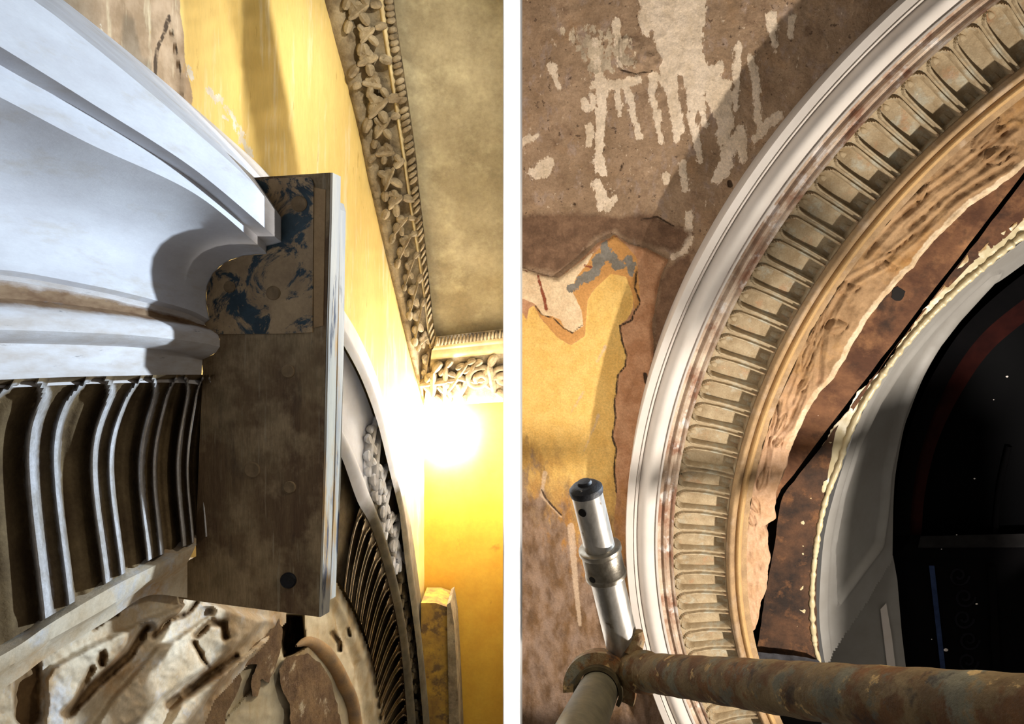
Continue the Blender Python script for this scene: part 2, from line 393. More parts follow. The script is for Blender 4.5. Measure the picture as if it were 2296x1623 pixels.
# ---- ceiling cornice along the yellow wall
def depth_loft(rails, Ys, n):
    """rails of px, Ys list of functions px->Y"""
    return np.array([at(r, y(r)) for r, y in zip(rails, Ys)])
Yw = lambda r: W.hit(r)[:, 1]
Yc = lambda r: CE.hit(r)[:, 1]
N = 120
c0 = crom([(712,-70),(738,40),(765,141),(800,276),(825,400),(862,559),(895,696),(917,788),(951,910)], N)
c1 = crom([(750,-70),(772,40),(797,178),(821,301),(846,424),(884,577),(914,714),(932,799),(953,905)], N)
c2 = crom([(838,-70),(853,40),(873,168),(898,326),(912,424),(925,511),(943,622),(962,770),(972,800)], N)
c3 = crom([(852,-70),(866,40),(884,168),(907,326),(920,424),(934,511),(951,622),(968,770),(977,795)], N)
c4 = crom([(876,-70),(888,40),(907,168),(930,326),(940,424),(954,548),(969,696),(977,751),(982,772)], N)
cor = thing('ceiling_cornice', 'long dark carved cornice along the top of the yellow wall', 'cornice', tuple(W.hit([860, 480])))
def strip(name, A, B, m, parent, lift=None, prof=None, nn=14, attrs=None):
    """A,B: (n,3) edges; prof(t, i) displacement along lift"""
    t = np.linspace(0, 1, nn); n = len(A)
    V = A[:, None, :] * (1 - t)[None, :, None] + B[:, None, :] * t[None, :, None]
    if prof is not None:
        du = np.gradient(V, axis=0); dv = np.gradient(V, axis=1); nr = np.cross(du, dv); nr /= np.linalg.norm(nr, axis=2)[..., None] + 1e-12
        if lift is not None:
            s = np.sign((nr * np.array(lift)).sum(-1)); nr *= np.where(s == 0, 1, s)[..., None]
        V = V + nr * prof(np.linspace(0, 1, n)[:, None] + 0 * t, t[None, :] + 0 * np.linspace(0, 1, n)[:, None])[..., None]
    return mesh_obj(name, V, gridfaces(n, nn), m, parent, attrs=attrs)
def yl(k): return lambda r: Yw(r) * (1 - k) + Yc(r) * k
P0, P1, P2, P3, P4 = at(c0, Yw(c0)), W.hit(c1, 0.012), None, None, None
def near(rail, px_other, k):
    return at(rail, W.hit(c0)[:, 1] * (1 - k) + CE.hit(c4)[:, 1] * k)
P1, P2, P3, P4 = near(c1, c0, 0.15), near(c2, c0, 0.62), near(c3, c0, 0.70), near(c4, c0, 1.0)
tocam = (0.3, -1, -0.2)
strip('plain_fillet', P0, P1, M_cornice, cor, tocam, lambda s, t: 0.004 * np.sin(t * 3.1))
strip('frieze', P1, P2, M_cornice, cor, tocam, lambda s, t: -0.014 * np.sin(t * 3.14))
strip('pale_fillet', P2, P3, M_cornice_light, cor, tocam, lambda s, t: 0.006 * np.sin(t * 3.14))
strip('backing', P3, P4, M_cornice, cor, tocam, lambda s, t: -0.006 * np.sin(t * 3.14))

def blob(V, Fc, c, ax, ay, az, sx, sy, sz, seg=8, rings=6, curl=0.0):
    """append a leaf-like ellipsoid to lists"""
    b = len(V)
    for i in range(rings + 1):
        ph = math.pi * i / rings
        for j in range(seg):
            th = 2 * math.pi * j / seg
            x = math.sin(ph) * math.cos(th) * sx; y = -math.cos(ph) * sy; z = math.sin(ph) * math.sin(th) * sz
            z += curl * (y / sy) ** 2 * sz * 2
            V.append(c + ax * x + ay * y + az * z)
    for i in range(rings):
        for j in range(seg):
            Fc.append((b + i * seg + j, b + i * seg + (j + 1) % seg, b + (i + 1) * seg + (j + 1) % seg, b + (i + 1) * seg + j))

def frame_on(A, B, i, t):
    """point and axes on a loft between edges A and B"""
    i = min(max(i, 1), len(A) - 2)
    p = A[i] * (1 - t) + B[i] * t
    u = A[i + 1] - A[i - 1]; u /= np.linalg.norm(u); v = B[i] - A[i]; L = np.linalg.norm(v); v /= L
    n = np.cross(u, v); n /= np.linalg.norm(n)
    if n @ np.array(tocam) < 0: n = -n
    return p, u, v, n, L
def leaf_piece(name, A, B, i, m, parent, size, seed):
    """one carved acanthus leaf: a stem and lobes"""
    r = random.Random(seed); p, u, v, n, L = frame_on(A, B, i, 0.42 + 0.16 * r.random()); V = []; Fc = []
    tw = r.uniform(-0.7, 0.7); u, v = u * math.cos(tw) + v * math.sin(tw), v * math.cos(tw) - u * math.sin(tw); L *= r.uniform(0.7, 0.95); size *= r.uniform(0.85, 1.25)
    blob(V, Fc, p, u, v, n, size * 0.16, L * 0.42, size * 0.22, curl=0.4)
    for k in (0, 2, 4):
        a = -0.8 + 0.4 * k; d = (u * math.cos(a * 1.1) + v * math.sin(a * 1.4)); d /= np.linalg.norm(d)
        e = np.cross(n, d); q = p + d * size * 0.28 + v * L * (0.17 * (k - 2)) + n * size * 0.05
        blob(V, Fc, q, e, d, n, size * 0.16, size * (0.20 + 0.08 * r.random()), size * 0.17, seg=8, rings=5, curl=0.25)
        q = p - d * size * 0.28 + v * L * (0.17 * (k - 2)) + n * size * 0.04
        blob(V, Fc, q, e, d, n, size * 0.15, size * (0.18 + 0.08 * r.random()), size * 0.15, seg=8, rings=5, curl=0.25)
    return mesh_obj(name, V, Fc, m, parent)
for k in range(17):
    leaf_piece('carved_leaf', P1, P2, int(6 + k * 6.8), M_cornice, cor, 0.075 - 0.0012 * k, k)
for k in range(52):                                            # bead-and-notch row
    i = 1 + int(k * 118 / 52); p, u, v, n, L = frame_on(P3, P4, i, 0.5); V = []; Fc = []
    blob(V, Fc, p + n * 0.004, u, v, n, 0.0085, L * 0.48, 0.009, seg=8, rings=6)
    mesh_obj('dentil', V, Fc, M_cornice, cor)

# ---- cornice along the end wall
cor2 = thing('ceiling_cornice', 'short carved scroll cornice above the bright lamp on the end wall', 'cornice', tuple(at([1050, 850], ENDY - .03)))
n2 = 40
def erail(p, q, Y0, Y1):
    rl = lineres([p, q], n2); return at(rl, np.minimum(np.linspace(Y0, Y1, n2), CE.hit(rl)[:, 1] - 0.012))
e0 = erail((951,911),(1133,901),2.465,2.465); e1 = erail((951,900),(1133,889),2.43,2.43); e2 = erail((966,806),(1133,792),2.40,2.40)
e3 = erail((968,786),(1133,770),2.385,2.385); e4 = erail((974,776),(1133,757),2.37,2.37); e5 = erail((978,755),(1133,737),2.36,2.36)
strip('lower_lip', e0, e1, M_cornice, cor2, tocam, lambda s, t: 0.004 * np.sin(t * 3.14))
strip('frieze', e1, e2, M_cornice, cor2, tocam, lambda s, t: -0.012 * np.sin(t * 3.14))
strip('pale_fillet', e2, e3, M_cornice_light, cor2, tocam, lambda s, t: 0.006 * np.sin(t * 3.14))
strip('gold_fillet', e3, e4, M_cornice_light, cor2, tocam, lambda s, t: 0.003 * np.sin(t * 3.14))
strip('backing', e4, e5, M_cornice, cor2, tocam, lambda s, t: -0.004 * np.sin(t * 3.14))
for k in range(20):
    p, u, v, n, L = frame_on(e4, e5, 1 + int(k * 37 / 19), 0.5); V = []; Fc = []
    blob(V, Fc, p + n * 0.004, u, v, n, 0.0046, L * 0.45, 0.008)
    mesh_obj('dentil', V, Fc, M_cornice, cor2)
def spiral(name, A, B, i, turns, r0, m, parent, flip=1):
    p, u, v, n, L = frame_on(A, B, i, 0.5); pts = []
    for k in range(44):
        a = k / 43 * turns * 2 * math.pi; r = r0 * (1 - k / 43 * 0.86)
        pts.append(p + (u * math.cos(a) * flip + v * math.sin(a)) * r + n * (0.006 + 0.004 * k / 43))
    tube(name, pts, np.linspace(0.0085, 0.012, 44), m, parent, seg=10)
spiral('scroll', e1, e2, 26, 1.6, 0.048, M_cornice, cor2); spiral('scroll', e1, e2, 38, 1.4, 0.04, M_cornice, cor2, -1)
for k, i in enumerate((3, 9, 15, 20, 32)): leaf_piece('carved_leaf', e1, e2, i, M_cornice, cor2, 0.075, 60 + k)

# ---- far arch on the yellow wall
NF = 130
fa = crom([(700,610),(740,655),(768,694),(804,755),(843,846),(862,929),(884,999),(906,1123),(920,1183),(939,1320),(952,1417),(968,1574),(978,1700)], NF)
fb = crom([(700,668),(740,722),(768,769),(809,846),(845,943),(873,1054),(890,1123),(897,1160),(910,1272),(932,1432),(945,1574),(955,1700)], NF)
fm = crom([(700,636),(742,690),(768,734),(806,803),(845,900),(868,1000),(892,1095),(908,1170),(922,1270),(941,1425),(957,1574),(966,1700)], NF)
fcu = crom([(690,860),(735,915),(768,971),(795,1026),(831,1123),(849,1176),(881,1288),(907,1432),(923,1574),(932,1700)], NF)
fd = crom([(690,930),(735,975),(766,1026),(801,1123),(830,1176),(862,1272),(894,1416),(910,1574),(918,1700)], NF)
fe = crom([(640,1140),(700,1215),(756,1298),(804,1384),(836,1480),(852,1574),(864,1700)], NF)
far = thing('plaster_arch', 'distant arch with leaf band and flutes seen right of the template board', 'arch', tuple(W.hit([880, 1300])))
FA, FM, FB, FB2 = W.hit(fa, 0.0), W.hit(fm, 0.075), W.hit(fb, 0.085), W.hit(fb + np.array([-4, 3]), 0.06)
FC_, FD, FE = W.hit(fcu, 0.055), W.hit(fd, 0.055), W.hit(fe, 0.03)
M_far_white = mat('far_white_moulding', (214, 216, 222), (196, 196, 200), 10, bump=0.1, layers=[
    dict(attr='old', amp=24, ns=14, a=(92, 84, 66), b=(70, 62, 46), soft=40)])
def stripo(name, A, B, px, m, parent, prof, nn=10, y0=1090):
    t = np.linspace(0, 1, nn)
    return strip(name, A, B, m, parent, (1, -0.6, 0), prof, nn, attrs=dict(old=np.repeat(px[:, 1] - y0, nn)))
stripo('outer_moulding', FA, FM, fa, M_far_white, far, lambda s, t: 0.006 * np.sin(t * 6.28), 12)
stripo('inner_moulding', FM, FB, fb, M_far_white, far, lambda s, t: 0.010 * np.sin(t * 3.14))
stripo('leaf_backing', FB2, FC_, fcu, M_far_white, far, lambda s, t: -0.008 * np.sin(t * 3.14), y0=1110)
stripo('roll', FC_, FD, fd, M_far_white, far, lambda s, t: 0.016 * np.sin(t * 3.14), y0=1150)
M_far_leaf = mat('far_leaf_plaster', (206, 206, 208), (170, 164, 156), 26, bump=0.3)
M_far_leaf_old = mat('far_leaf_aged', (110, 96, 72), (80, 68, 48), 26, bump=0.4)
for k in range(17):
    i = int(36 + k * 5.5)
    leaf_piece('carved_leaf', FB2, FC_, i, M_far_leaf if k < 7 else M_far_leaf_old, far, 0.06, 100 + k)
# flutes of the far arch
def smooth_flute(a, b, rim=0.13, gap=0.07, depth=0.02, ridge=0.008, cap=0.32, open_end=True):
    """relief of one flute: a across 0..1, b from its rounded end (0) to the other end (1)"""
    # distance inside a U shape
    x = np.abs(a - 0.5); hw = 0.5 - gap
    bb = np.where(b < cap, np.sqrt(np.maximum(0, 1 - ((cap - b) / cap) ** 2.6)), 1.0)
    d = hw * bb - x
    if not open_end:
        d = np.minimum(d, (1 - b) * 1.2)
    out = ridge * sstep(d / 0.035)
    out = out - (ridge + depth) * sstep((d - rim) / 0.06)
    out = out + depth * 0.45 * sstep((d - rim - 0.06) / 0.22)        # tongue swelling in the hollow
    return out, d
fl_n = 16
ba = thing  # noqa
far_fl = strip('fluted_band', W.hit(fd, 0.030), W.hit(fe, 0.012), M_far_leaf_old, far)
idx = np.linspace(38, 129, fl_n + 1)
M_far_flute = mat('far_flutes', (196, 178, 150), (160, 140, 110), 26, bump=0.3, layers=[dict(attr='old', amp=10, ns=20, a=(146, 118, 78), b=(110, 88, 58), soft=120)])
na, nb = 14, 18
for k in range(fl_n):
    aa = np.linspace(0, 1, na); bb = np.linspace(0, 1, nb)
    A, B = np.meshgrid(aa, bb, indexing='ij'); ii = idx[k] + (idx[k + 1] - idx[k]) * A + 9 * B * B
    r0 = np.stack([np.interp(ii, np.arange(NF), fd[:, q]) for q in (0, 1)], -1); r1 = np.stack([np.interp(ii, np.arange(NF), fe[:, q]) for q in (0, 1)], -1)
    pxx = r0 * (1 - B)[..., None] + r1 * B[..., None]
    hh, _ = smooth_flute(A, B, depth=0.022, ridge=0.010)
    hh = 0.050 - 0.012 * B + hh - 0.016 * np.sin(B * 3.14)
    mesh_obj('flute', W.hit(pxx, hh), gridfaces(na, nb), M_far_flute, far_fl, attrs=dict(old=(pxx[..., 1] - 1330).ravel()))

# ---- near arch: run mouldings
EB = np.array([0.30, 0.954, 0.0])                                # the template faces back along this
TB = Plane(at([640, 800], 1.1), -EB)                             # front face of the template
NS = 90
near_arch = thing('plaster_arch', 'large white run plaster arch moulding meeting the template board', 'arch', (-0.45, 0.85, 0.1))
def rail(pts): return crom(pts, NS)
rA = rail([(-70,-122),(60,-12),(130,40),(270,152),(400,262),(553,398),(631,488)])
rB = rail([(-70,62),(39,128),(200,228),(430,375),(616,530),(631,543)])
rB2 = rail([(-70,104),(39,168),(200,258),(430,402),(578,530),(598,552)])
rB3 = rail([(-70,182),(39,238),(200,322),(430,430),(578,549),(598,570)])
rC6 = rail([(-70,600),(40,609),(202,639),(301,661),(419,693),(470,717)])
s_ = np.linspace(0, 1, NS)[:, None]
T3, T6 = rB3[-1], rC6[-1]; cy = []
for w, T in [(0.10,(572,571)),(0.2,(545,574)),(0.32,(517,582)),(0.43,(493,597)),(0.54,(476,616)),(0.66,(465,640)),(0.78,(462,663)),(0.90,(464,690))]:
    cy.append(rB3 * (1 - w) + rC6 * w + s_ ** 3 * (np.array(T) - (T3 * (1 - w) + T6 * w)))
rE1 = rail([(-70,612),(40,621),(202,650),(301,672),(410,700),(461,724)])
rF = rail([(-70,668),(40,671),(215,690),(395,718),(457,728)])
rG = [rail([(-70,688),(40,690),(215,705),(410,728),(478,742)]), rail([(-70,702),(40,702),(215,713),(420,736),(489,750)]), rail([(-70,720),(40,719),(215,726),(426,747),(493,763)]),
      rail([(-70,740),(40,740),(276,750),(428,765),(493,777)]), rail([(-70,756),(40,756),(276,763),(420,778),(484,790)]), rail([(-70,764),(40,764),(276,771),(405,787),(466,801)])]
rH0 = rail([(-70,770),(40,770),(276,777),(395,790),(454,806)])
rH1 = rail([(-70,822),(40,818),(168,816),(304,820),(400,824),(452,836)])
rH2 = rail([(-70,872),(40,868),(168,862),(304,858),(400,858),(446,862)])
def rh(r, extra=0.0): return float(W.height(TB.hit(r[-1]))) + extra
def loft(name, rails, hs, m, parent, sub=1, attrs=None):
    P = np.array([W.hit(r, hh) for r, hh in zip(rails, hs)])
    d = (P[:, 0] - P[:, 5]).mean(0); d /= np.linalg.norm(d)        # runs on past the left edge
    P = np.concatenate([np.stack([P[:, 0] + d * q for q in (0.30, 0.20, 0.10)], 1), P], 1)
    n, mm = P.shape[0], P.shape[1]
    at_ = {k: np.repeat(np.array(v, float), mm) for k, v in attrs.items()} if attrs else None
    return mesh_obj(name, P, gridfaces(n, mm), m, parent, attrs=at_)
hA, hB, hB2, hB3 = rh(rA), rh(rB), rh(rB2), rh(rB3)
loft('top_fillet', [rA + np.array([30, -26]), rA, rB, rB2, rB3], [0.0, hA, hB, hB2, hB3], M_run, near_arch)
loft('cyma', [rB3] + cy + [rC6, rE1], [hB3] + [rh(c) for c in cy] + [rh(rC6), rh(rE1)], M_run, near_arch)
loft('bead', [rE1, rE1 + np.array([0, 12]), rF] + rG + [rH0, rH1, rH2], [rh(rE1), rh(rE1) - .004, rh(rF)] + [rh(r) for r in rG] + [rh(rH0), rh(rH1), 0.094], M_run_worn, near_arch,
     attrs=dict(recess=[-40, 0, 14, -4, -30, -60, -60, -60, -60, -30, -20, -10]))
# fluted band: base sheet + flutes
fb_px = [[(-560,880),(-760,1080),(-900,1900)], [(-350,865),(-480,1030),(-560,1740)], [(-190,855),(-260,1010),(-300,1600)], [(-20,852),(-95,1010),(-60,1482)], [(152,845),(103,1010),(139,1365)], [(290,842),(232,1020),(260,1295)],
         [(375,840),(333,1030),(350,1248)], [(440,840),(412,1030),(425,1220)], [(486,840),(462,1030),(470,1200)]]
nbb = 46
fcv = [crom(p, nbb) for p in fb_px]
Bv = np.linspace(0, 1, nbb)
hc = 0.118 - 0.052 * np.sin(np.clip(Bv * 1.06, 0, 1) ** 0.62 * math.pi * 0.86) 
base_px = np.array(fcv); Pb = W.hit(base_px, (hc - 0.030)[None, :] + 0 * base_px[..., 0])
fl_band = mesh_obj('fluted_band', Pb, gridfaces(len(fcv), nbb), M_flute_old, near_arch, attrs=dict(rim=-np.ones(Pb.shape[0] * Pb.shape[1])))
na2 = 44
for k in range(len(fcv) - 1):
    A, B = np.meshgrid(np.linspace(0, 1, na2), Bv, indexing='ij')
    pxx = fcv[k][None] * (1 - A)[..., None] + fcv[k + 1][None] * A[..., None]
    rel, d = smooth_flute(A, B, rim=0.10, gap=0.10, depth=0.016, ridge=0.013, cap=0.16)
    hh = hc[None, :] - 0.012 + rel
    rimv = np.where((d > 0.0) & (d < 0.15), 1.0, -1.0) * 0.5
    mesh_obj('flute', W.hit(pxx, hh), gridfaces(na2, nbb), M_flute_old, fl_band, attrs=dict(rim=np.clip(0.09 - np.abs(d - 0.06), -1, 1).ravel() - 0.03))
# lip between flutes and carving
j0 = crom([(-70,1510),(40,1448),(110,1400),(240,1322),(335,1274),(440,1222)], NS)
j1 = crom([(-70,1545),(40,1482),(110,1436),(240,1362),(330,1304),(420,1262)], NS)
j2 = crom([(-70,1558),(40,1492),(110,1447),(240,1372),(330,1316),(420,1290)], NS)
j3 = crom([(-70,1592),(40,1522),(110,1470),(240,1392),(330,1336),(420,1340)], NS)
loft('lower_lip', [j0 + np.array([0, -34]), j0, j1, j2, j3], [0.060, 0.090, 0.086, 0.066, 0.060], M_carved, near_arch,
     attrs=dict(groove=[-20, -40, -40, -3, -40]))

# ---- carved stone below
g, fc = sheet(W, -300, 720, 1250, 1760, 3.5)
leaf1 = [(95,1575),(92,1520),(110,1490),(200,1440),(330,1380),(420,1345),(428,1352),(400,1385),(370,1400),(350,1425),(335,1405),(318,1408),(300,1450),(250,1500),(200,1540),(160,1600),(140,1690),(80,1690)]
leaf2 = [(345,1445),(390,1425),(440,1390),(470,1370),(440,1360),(480,1345),(610,1385),(600,1400),(560,1440),(520,1470),(480,1500),(430,1530),(370,1570),(320,1620),(200,1690),(180,1660),(240,1570),(300,1500)]
strip3 = [(395,1576),(480,1512),(560,1455),(600,1420),(625,1400),(600,1450),(540,1500),(480,1560),(420,1640),(360,1640)]
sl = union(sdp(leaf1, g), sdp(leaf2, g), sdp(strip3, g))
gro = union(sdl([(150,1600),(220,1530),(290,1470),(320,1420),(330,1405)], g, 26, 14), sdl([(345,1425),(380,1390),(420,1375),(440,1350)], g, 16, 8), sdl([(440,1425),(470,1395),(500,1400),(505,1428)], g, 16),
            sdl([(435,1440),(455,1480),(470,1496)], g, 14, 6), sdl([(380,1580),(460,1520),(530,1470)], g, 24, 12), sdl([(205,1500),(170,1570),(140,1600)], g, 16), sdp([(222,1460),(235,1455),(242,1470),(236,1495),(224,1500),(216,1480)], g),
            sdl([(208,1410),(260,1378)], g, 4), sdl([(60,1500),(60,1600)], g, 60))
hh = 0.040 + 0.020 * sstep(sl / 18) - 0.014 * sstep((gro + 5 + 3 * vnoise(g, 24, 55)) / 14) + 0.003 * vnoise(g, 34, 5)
keep = sdp([(-310,1720),(40,1470),(110,1425),(240,1350),(332,1300),(420,1240),(640,1260),(640,1395),(612,1420),(545,1500),(478,1572),(400,1770),(-310,1770)], g)
msk = keep > -4
idm = -np.ones(len(g), int); idm[msk] = np.arange(msk.sum())
ff = [tuple(idm[q] for q in f) for f in fc if all(msk[list(f)])]
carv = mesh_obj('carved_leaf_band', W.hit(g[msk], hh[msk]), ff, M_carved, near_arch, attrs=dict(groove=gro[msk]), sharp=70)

# ---- soffit of the arch below the template: broken end, slot, roll
sof = thing('arch_soffit', 'broken cream and brown soffit edge below the template board', 'soffit', tuple(W.hit([680, 1500])))
g, fc = sheet(W, 400, 900, 1300, 1690, 3.5)
keep = sdp([(640,1300),(745,1290),(790,1370),(836,1480),(856,1574),(870,1690),(400,1690),(480,1570),(545,1500),(612,1420)], g)
msk = keep > -3; idm = -np.ones(len(g), int); idm[msk] = np.arange(msk.sum())
ff = [tuple(idm[q] for q in f) for f in fc if all(msk[list(f)])]
hol = union(sdl([(745,1420),(760,1440)], g, 12), sdp([(755,1445),(768,1440),(766,1462),(756,1462)], g), sdl([(780,1410),(784,1424)], g, 7))
slot = sdp([(630,1376),(678,1380),(682,1430),(690,1445),(660,1465),(636,1475),(628,1430)], g)
hh = 0.022 + 0.003 * vnoise(g, 50, 8) - 0.008 * sstep((hol + 2) / 5) - 0.07 * sstep((slot + 4) / 8)
hh += 0.006 * np.sin(keep / 9.0) * (keep < 46)
mesh_obj('cream_face', W.hit(g[msk], hh[msk]), ff, mat('stained_cream', (222, 212, 186), (196, 182, 150), 14, bump=0.3, layers=[
    dict(attr='dark', amp=4, ns=50, a=(74, 58, 34), soft=4), dict(thr=0.58, ns=16, stretch=(1, 1, 0.4), a=(186, 158, 114), soft=0.08, op=0.8)]), sof, attrs=dict(dark=np.maximum(hol, slot)[msk]), sharp=70)
def slab(name, poly, h0, h1, m, parent, plane=W, n=None, jag=0.0, seed=1):
    P = np.array(poly, float)
    if n: P = lineres(np.vstack([P, P[:1]]), n)[:-1]
    if jag: P = P + np.stack([vnoise(P, 14, seed), vnoise(P, 14, seed + 9)], -1) * jag
    return prism(name, plane.hit(P, h1), plane.hit(P, h0), m, parent)
slab('broken_plaster', [(628,1385),(610,1410),(570,1445),(535,1480),(500,1515),(498,1535),(512,1520),(545,1495),(575,1490),(560,1530),(566,1560),(578,1560),(585,1525),(602,1530),(615,1500),(628,1470),(634,1430)], 0.0, 0.042, M_broken, sof, n=90, jag=3)
slab('broken_plaster', [(690,1465),(640,1475),(625,1500),(630,1530),(650,1590),(655,1690),(775,1690),(760,1590),(745,1530),(720,1490)], 0.0, 0.040, M_broken, sof, n=80, jag=3, seed=3)
slab('brown_flake', [(455,1576),(500,1525),(535,1500),(542,1520),(530,1560),(505,1600),(500,1690),(430,1690)], 0.0, 0.034, M_broken, sof, n=60, jag=2, seed=5)
rp = crom([(664,1448),(690,1438),(720,1455),(748,1490),(772,1535),(790,1580),(806,1690)], 40)
V = tube_rings(W.hit(rp, 0.022 + 0.008 * np.clip(np.arange(40) / 10, 0, 1)), 0.0165 * np.clip(np.arange(40) / 9, 0.02, 1) ** 0.5, 20)
mesh_obj('curved_roll', V, gridfaces(40, 20, True), mat('brown_roll', (182, 148, 104), (140, 120, 98), 16, bump=0.3, fine=0.2), sof)

# ---- template board
tmpl = thing('moulding_template', 'dusty plywood running template with blue zinc profile cut to fit moulding', 'template', tuple(TB.hit([600, 1380])))
prof = [(452,806),(479,795),(493,777),(493,760),(478,742),(462,733),(459,724),(470,717),(463,680),(464,641),(478,612),(505,588),(545,573),(598,570),(598,552),(631,543),(631,488)]
outl = [(553,399),(740,387),(738,500),(731,740),(726,1000),(714,1383),(500,1355),(335,1333),(330,1296),(390,1274),(440,1247),(439,1215),(447,1000),(455,832)] + prof
def tpl(px, t): return TB.hit(px, -t)
def tslab(name, poly, t0, t1, m, parent=tmpl):
    P0 = tpl(poly, t0); return prism(name, P0, P0 + EB * (t1 - t0), m, parent)
tslab('board', outl, 0.0, 0.022, M_board)
edge_f = tpl([(740,387),(738,500),(731,740),(726,1000),(714,1383)], 0.0); 
edge = np.array([edge_f + EB * 0.0, edge_f + EB * 0.0224]) + np.array([0.0007, -0.0002, 0])
prism('board_edge', np.vstack([edge[0], edge[1][::-1]]), np.vstack([edge[0], edge[1][::-1]]) + np.array([0.003, 0.0008, 0]), M_board_edge, tmpl)
b2 = [(600,470),(752,452),(757,470),(752,800),(745,1100),(734,1345),(600,1330)]
tslab('backing_board', b2, 0.034, 0.050, mat('backing_ply', (88, 66, 44), (54, 36, 24), 20, stretch=(1, 1, 0.3), bump=0.4, fine=0.3))
ef = tpl([(752,452),(757,470),(752,800),(745,1100),(734,1345)], 0.034)
e2_ = np.vstack([ef, (ef + EB * 0.0162)[::-1]]) + np.array([0.0006, 0, 0])
prism('board_edge', e2_, e2_ + np.array([0.003, 0.0008, 0]), M_board_edge, tmpl)
tslab('spacer', [(560,1100),(700,1100),(700,1300),(560,1290)], 0.0225, 0.0338, M_board)
zinc = [(560,403),(690,396),(699,402),(703,414),(700,745),(640,748),(482,750),(494,766)] + [(493,760),(478,742),(462,733),(459,724)] + prof[7:] + [(556,404)]
zinc = [(560,403),(690,396),(699,402),(703,414),(700,745),(640,748),(484,749),(478,742),(463,733),(460,724)] + prof[7:]
tslab('zinc_profile', zinc, -0.0022, -0.0002, M_zinc)
tslab('dust_strip', [(704,420),(730,425),(724,730),(703,735)], -0.001, -0.0001, mat('dust_on_edge', (168, 138, 100), (146, 118, 84), 14, bump=0.4, fine=0.2))
def disc(name, px, r, m, t0=0.0, th=0.002, parent=tmpl):
    th_ = np.linspace(0, 2 * math.pi, 22, endpoint=False)
    cir = np.array(px) + np.stack([np.cos(th_), np.sin(th_)], -1) * r
    a = tpl(cir, t0); b = tpl(np.array(px) + (cir - np.array(px)) * 0.8, t0 + 0 * cir[:, 0]) if False else a
    ring2 = tpl(np.array(px) + (cir - px) * 0.86, -(-t0)) - EB * th
    c = tpl(np.array([px], float), t0) - EB * (th * 0.55)
    V = np.vstack([a + EB * 0.002, a - EB * th * 0.5, ring2, tpl(np.array(px) + (cir - px) * 0.55, t0) - EB * th * 0.7, c])
    n = 22; f = [tuple(q) for q in gridfaces(4, n, True)] + [(3 * n + i, 3 * n + (i + 1) % n, 4 * n) for i in range(n)]
    return mesh_obj(name, V, f, m, parent, sharp=30)
for p, r in [((671,457),18),((515,643),13),((613,657),16)]: disc('nail_head', p, r, M_dust, -0.0022)
for p, r in [((646,832),15),((566,1053),18),((650,1092),14)]: disc('nail_head', p, r, M_dust, 0.0)
disc('screw', (647,1301), 18, M_screw, 0.0, 0.003)

# ---- lamp in the corner
lb = np.array(LC)
wl = thing('work_lamp', 'glaring lit lamp in the corner below the scroll cornice', 'lamp', tuple(lb))
V = []; Fc = []; X, Y_, Z = np.eye(3)
blob(V, Fc, lb, X, Z, -Y_, 0.066, 0.056, 0.026, seg=24, rings=16); mesh_obj('bulb', V, Fc, M_bulb, wl)
tube('lamp_holder', [lb + np.array([0, 0.024, -0.005]), lb + np.array([0, 0.05, -0.012]), lb + np.array([0, 0.078, -0.02])], [0.016, 0.018, 0.01], M_cap, wl, seg=16)

# ---- capital at the foot of the end wall
cap = thing('pilaster_capital', 'stained stub of a pilaster capital in the lower corner of ochre wall', 'capital', tuple(at([985, 1560], 2.3)))
def yslab(name, poly, Y0, Y1, m, parent):
    a = at(np.array(poly, float), Y0); b = a.copy(); b[:, 1] = Y1
    return prism(name, a, b, m, parent)
yslab('block', [(944,1352),(978,1352),(1006,1362),(1010,1700),(944,1700)], 2.30, 2.46, mat('stained_block', (188, 150, 60), (140, 108, 56), 20, bump=0.4, layers=[dict(thr=0.56, ns=22, a=(112, 88, 56), soft=0.05)]), cap)
yslab('edge_strip', [(1002,1356),(1010,1350),(1018,1400),(1024,1500),(1033,1700),(1008,1700)], 2.29, 2.45, M_cornice, cap)

# ================================================================== RIGHT ROOM
# ---- polar frame of the arch
fl_pts = np.array([(2197,48),(2131,95),(2070,147),(2013,198),(1959,249),(1908,301),(1862,355),(1817,410),(1775,464),(1731,529),(1699,583),(1669,637),(1645,696),(1620,745),(1600,803),(1583,856),(1552,928),(1539,981),(1528,1037),(1520,1085),(1517,1137),(1513,1192),(1511,1240),(1513,1286),(1515,1331),(1519,1377),(1522,1421)], float)
E1 = np.cross(R.n, [0, 0, 1]); E1 /= np.linalg.norm(E1)
if E1[0] < 0: E1 = -E1
E2 = np.cross(E1, R.n); E2 = E2 if E2[2] > 0 else -E2
H_FL = 0.120                                                     # height of the flute face
def q2(P): return np.stack([P @ E1, P @ E2], -1)
Q = q2(R.hit(fl_pts, H_FL))
sol = np.linalg.lstsq(np.c_[2 * Q, np.ones(len(Q))], (Q ** 2).sum(1), rcond=None)[0]
CC = sol[:2]; RF = math.sqrt(sol[2] + CC @ CC)
CEN = CC[0] * E1 + CC[1] * E2; CEN = CEN + R.n * (R.p @ R.n - CEN @ R.n)
def pol(P): d = q2(P) - CC; return np.linalg.norm(d, axis=-1), np.arctan2(d[..., 1], d[..., 0])
def rp3(r, th, h): 
    r, th, h = np.broadcast_arrays(np.asarray(r, float), np.asarray(th, float), np.asarray(h, float))
    return CEN + (r * np.cos(th))[..., None] * E1 + (r * np.sin(th))[..., None] * E2 + h[..., None] * R.n
def px_of(P): return np.stack([CX + P[..., 0] / P[..., 1] * F, CY - P[..., 2] / P[..., 1] * F], -1)
th_fl = np.unwrap(pol(R.hit(fl_pts, H_FL))[1] % (2 * math.pi))
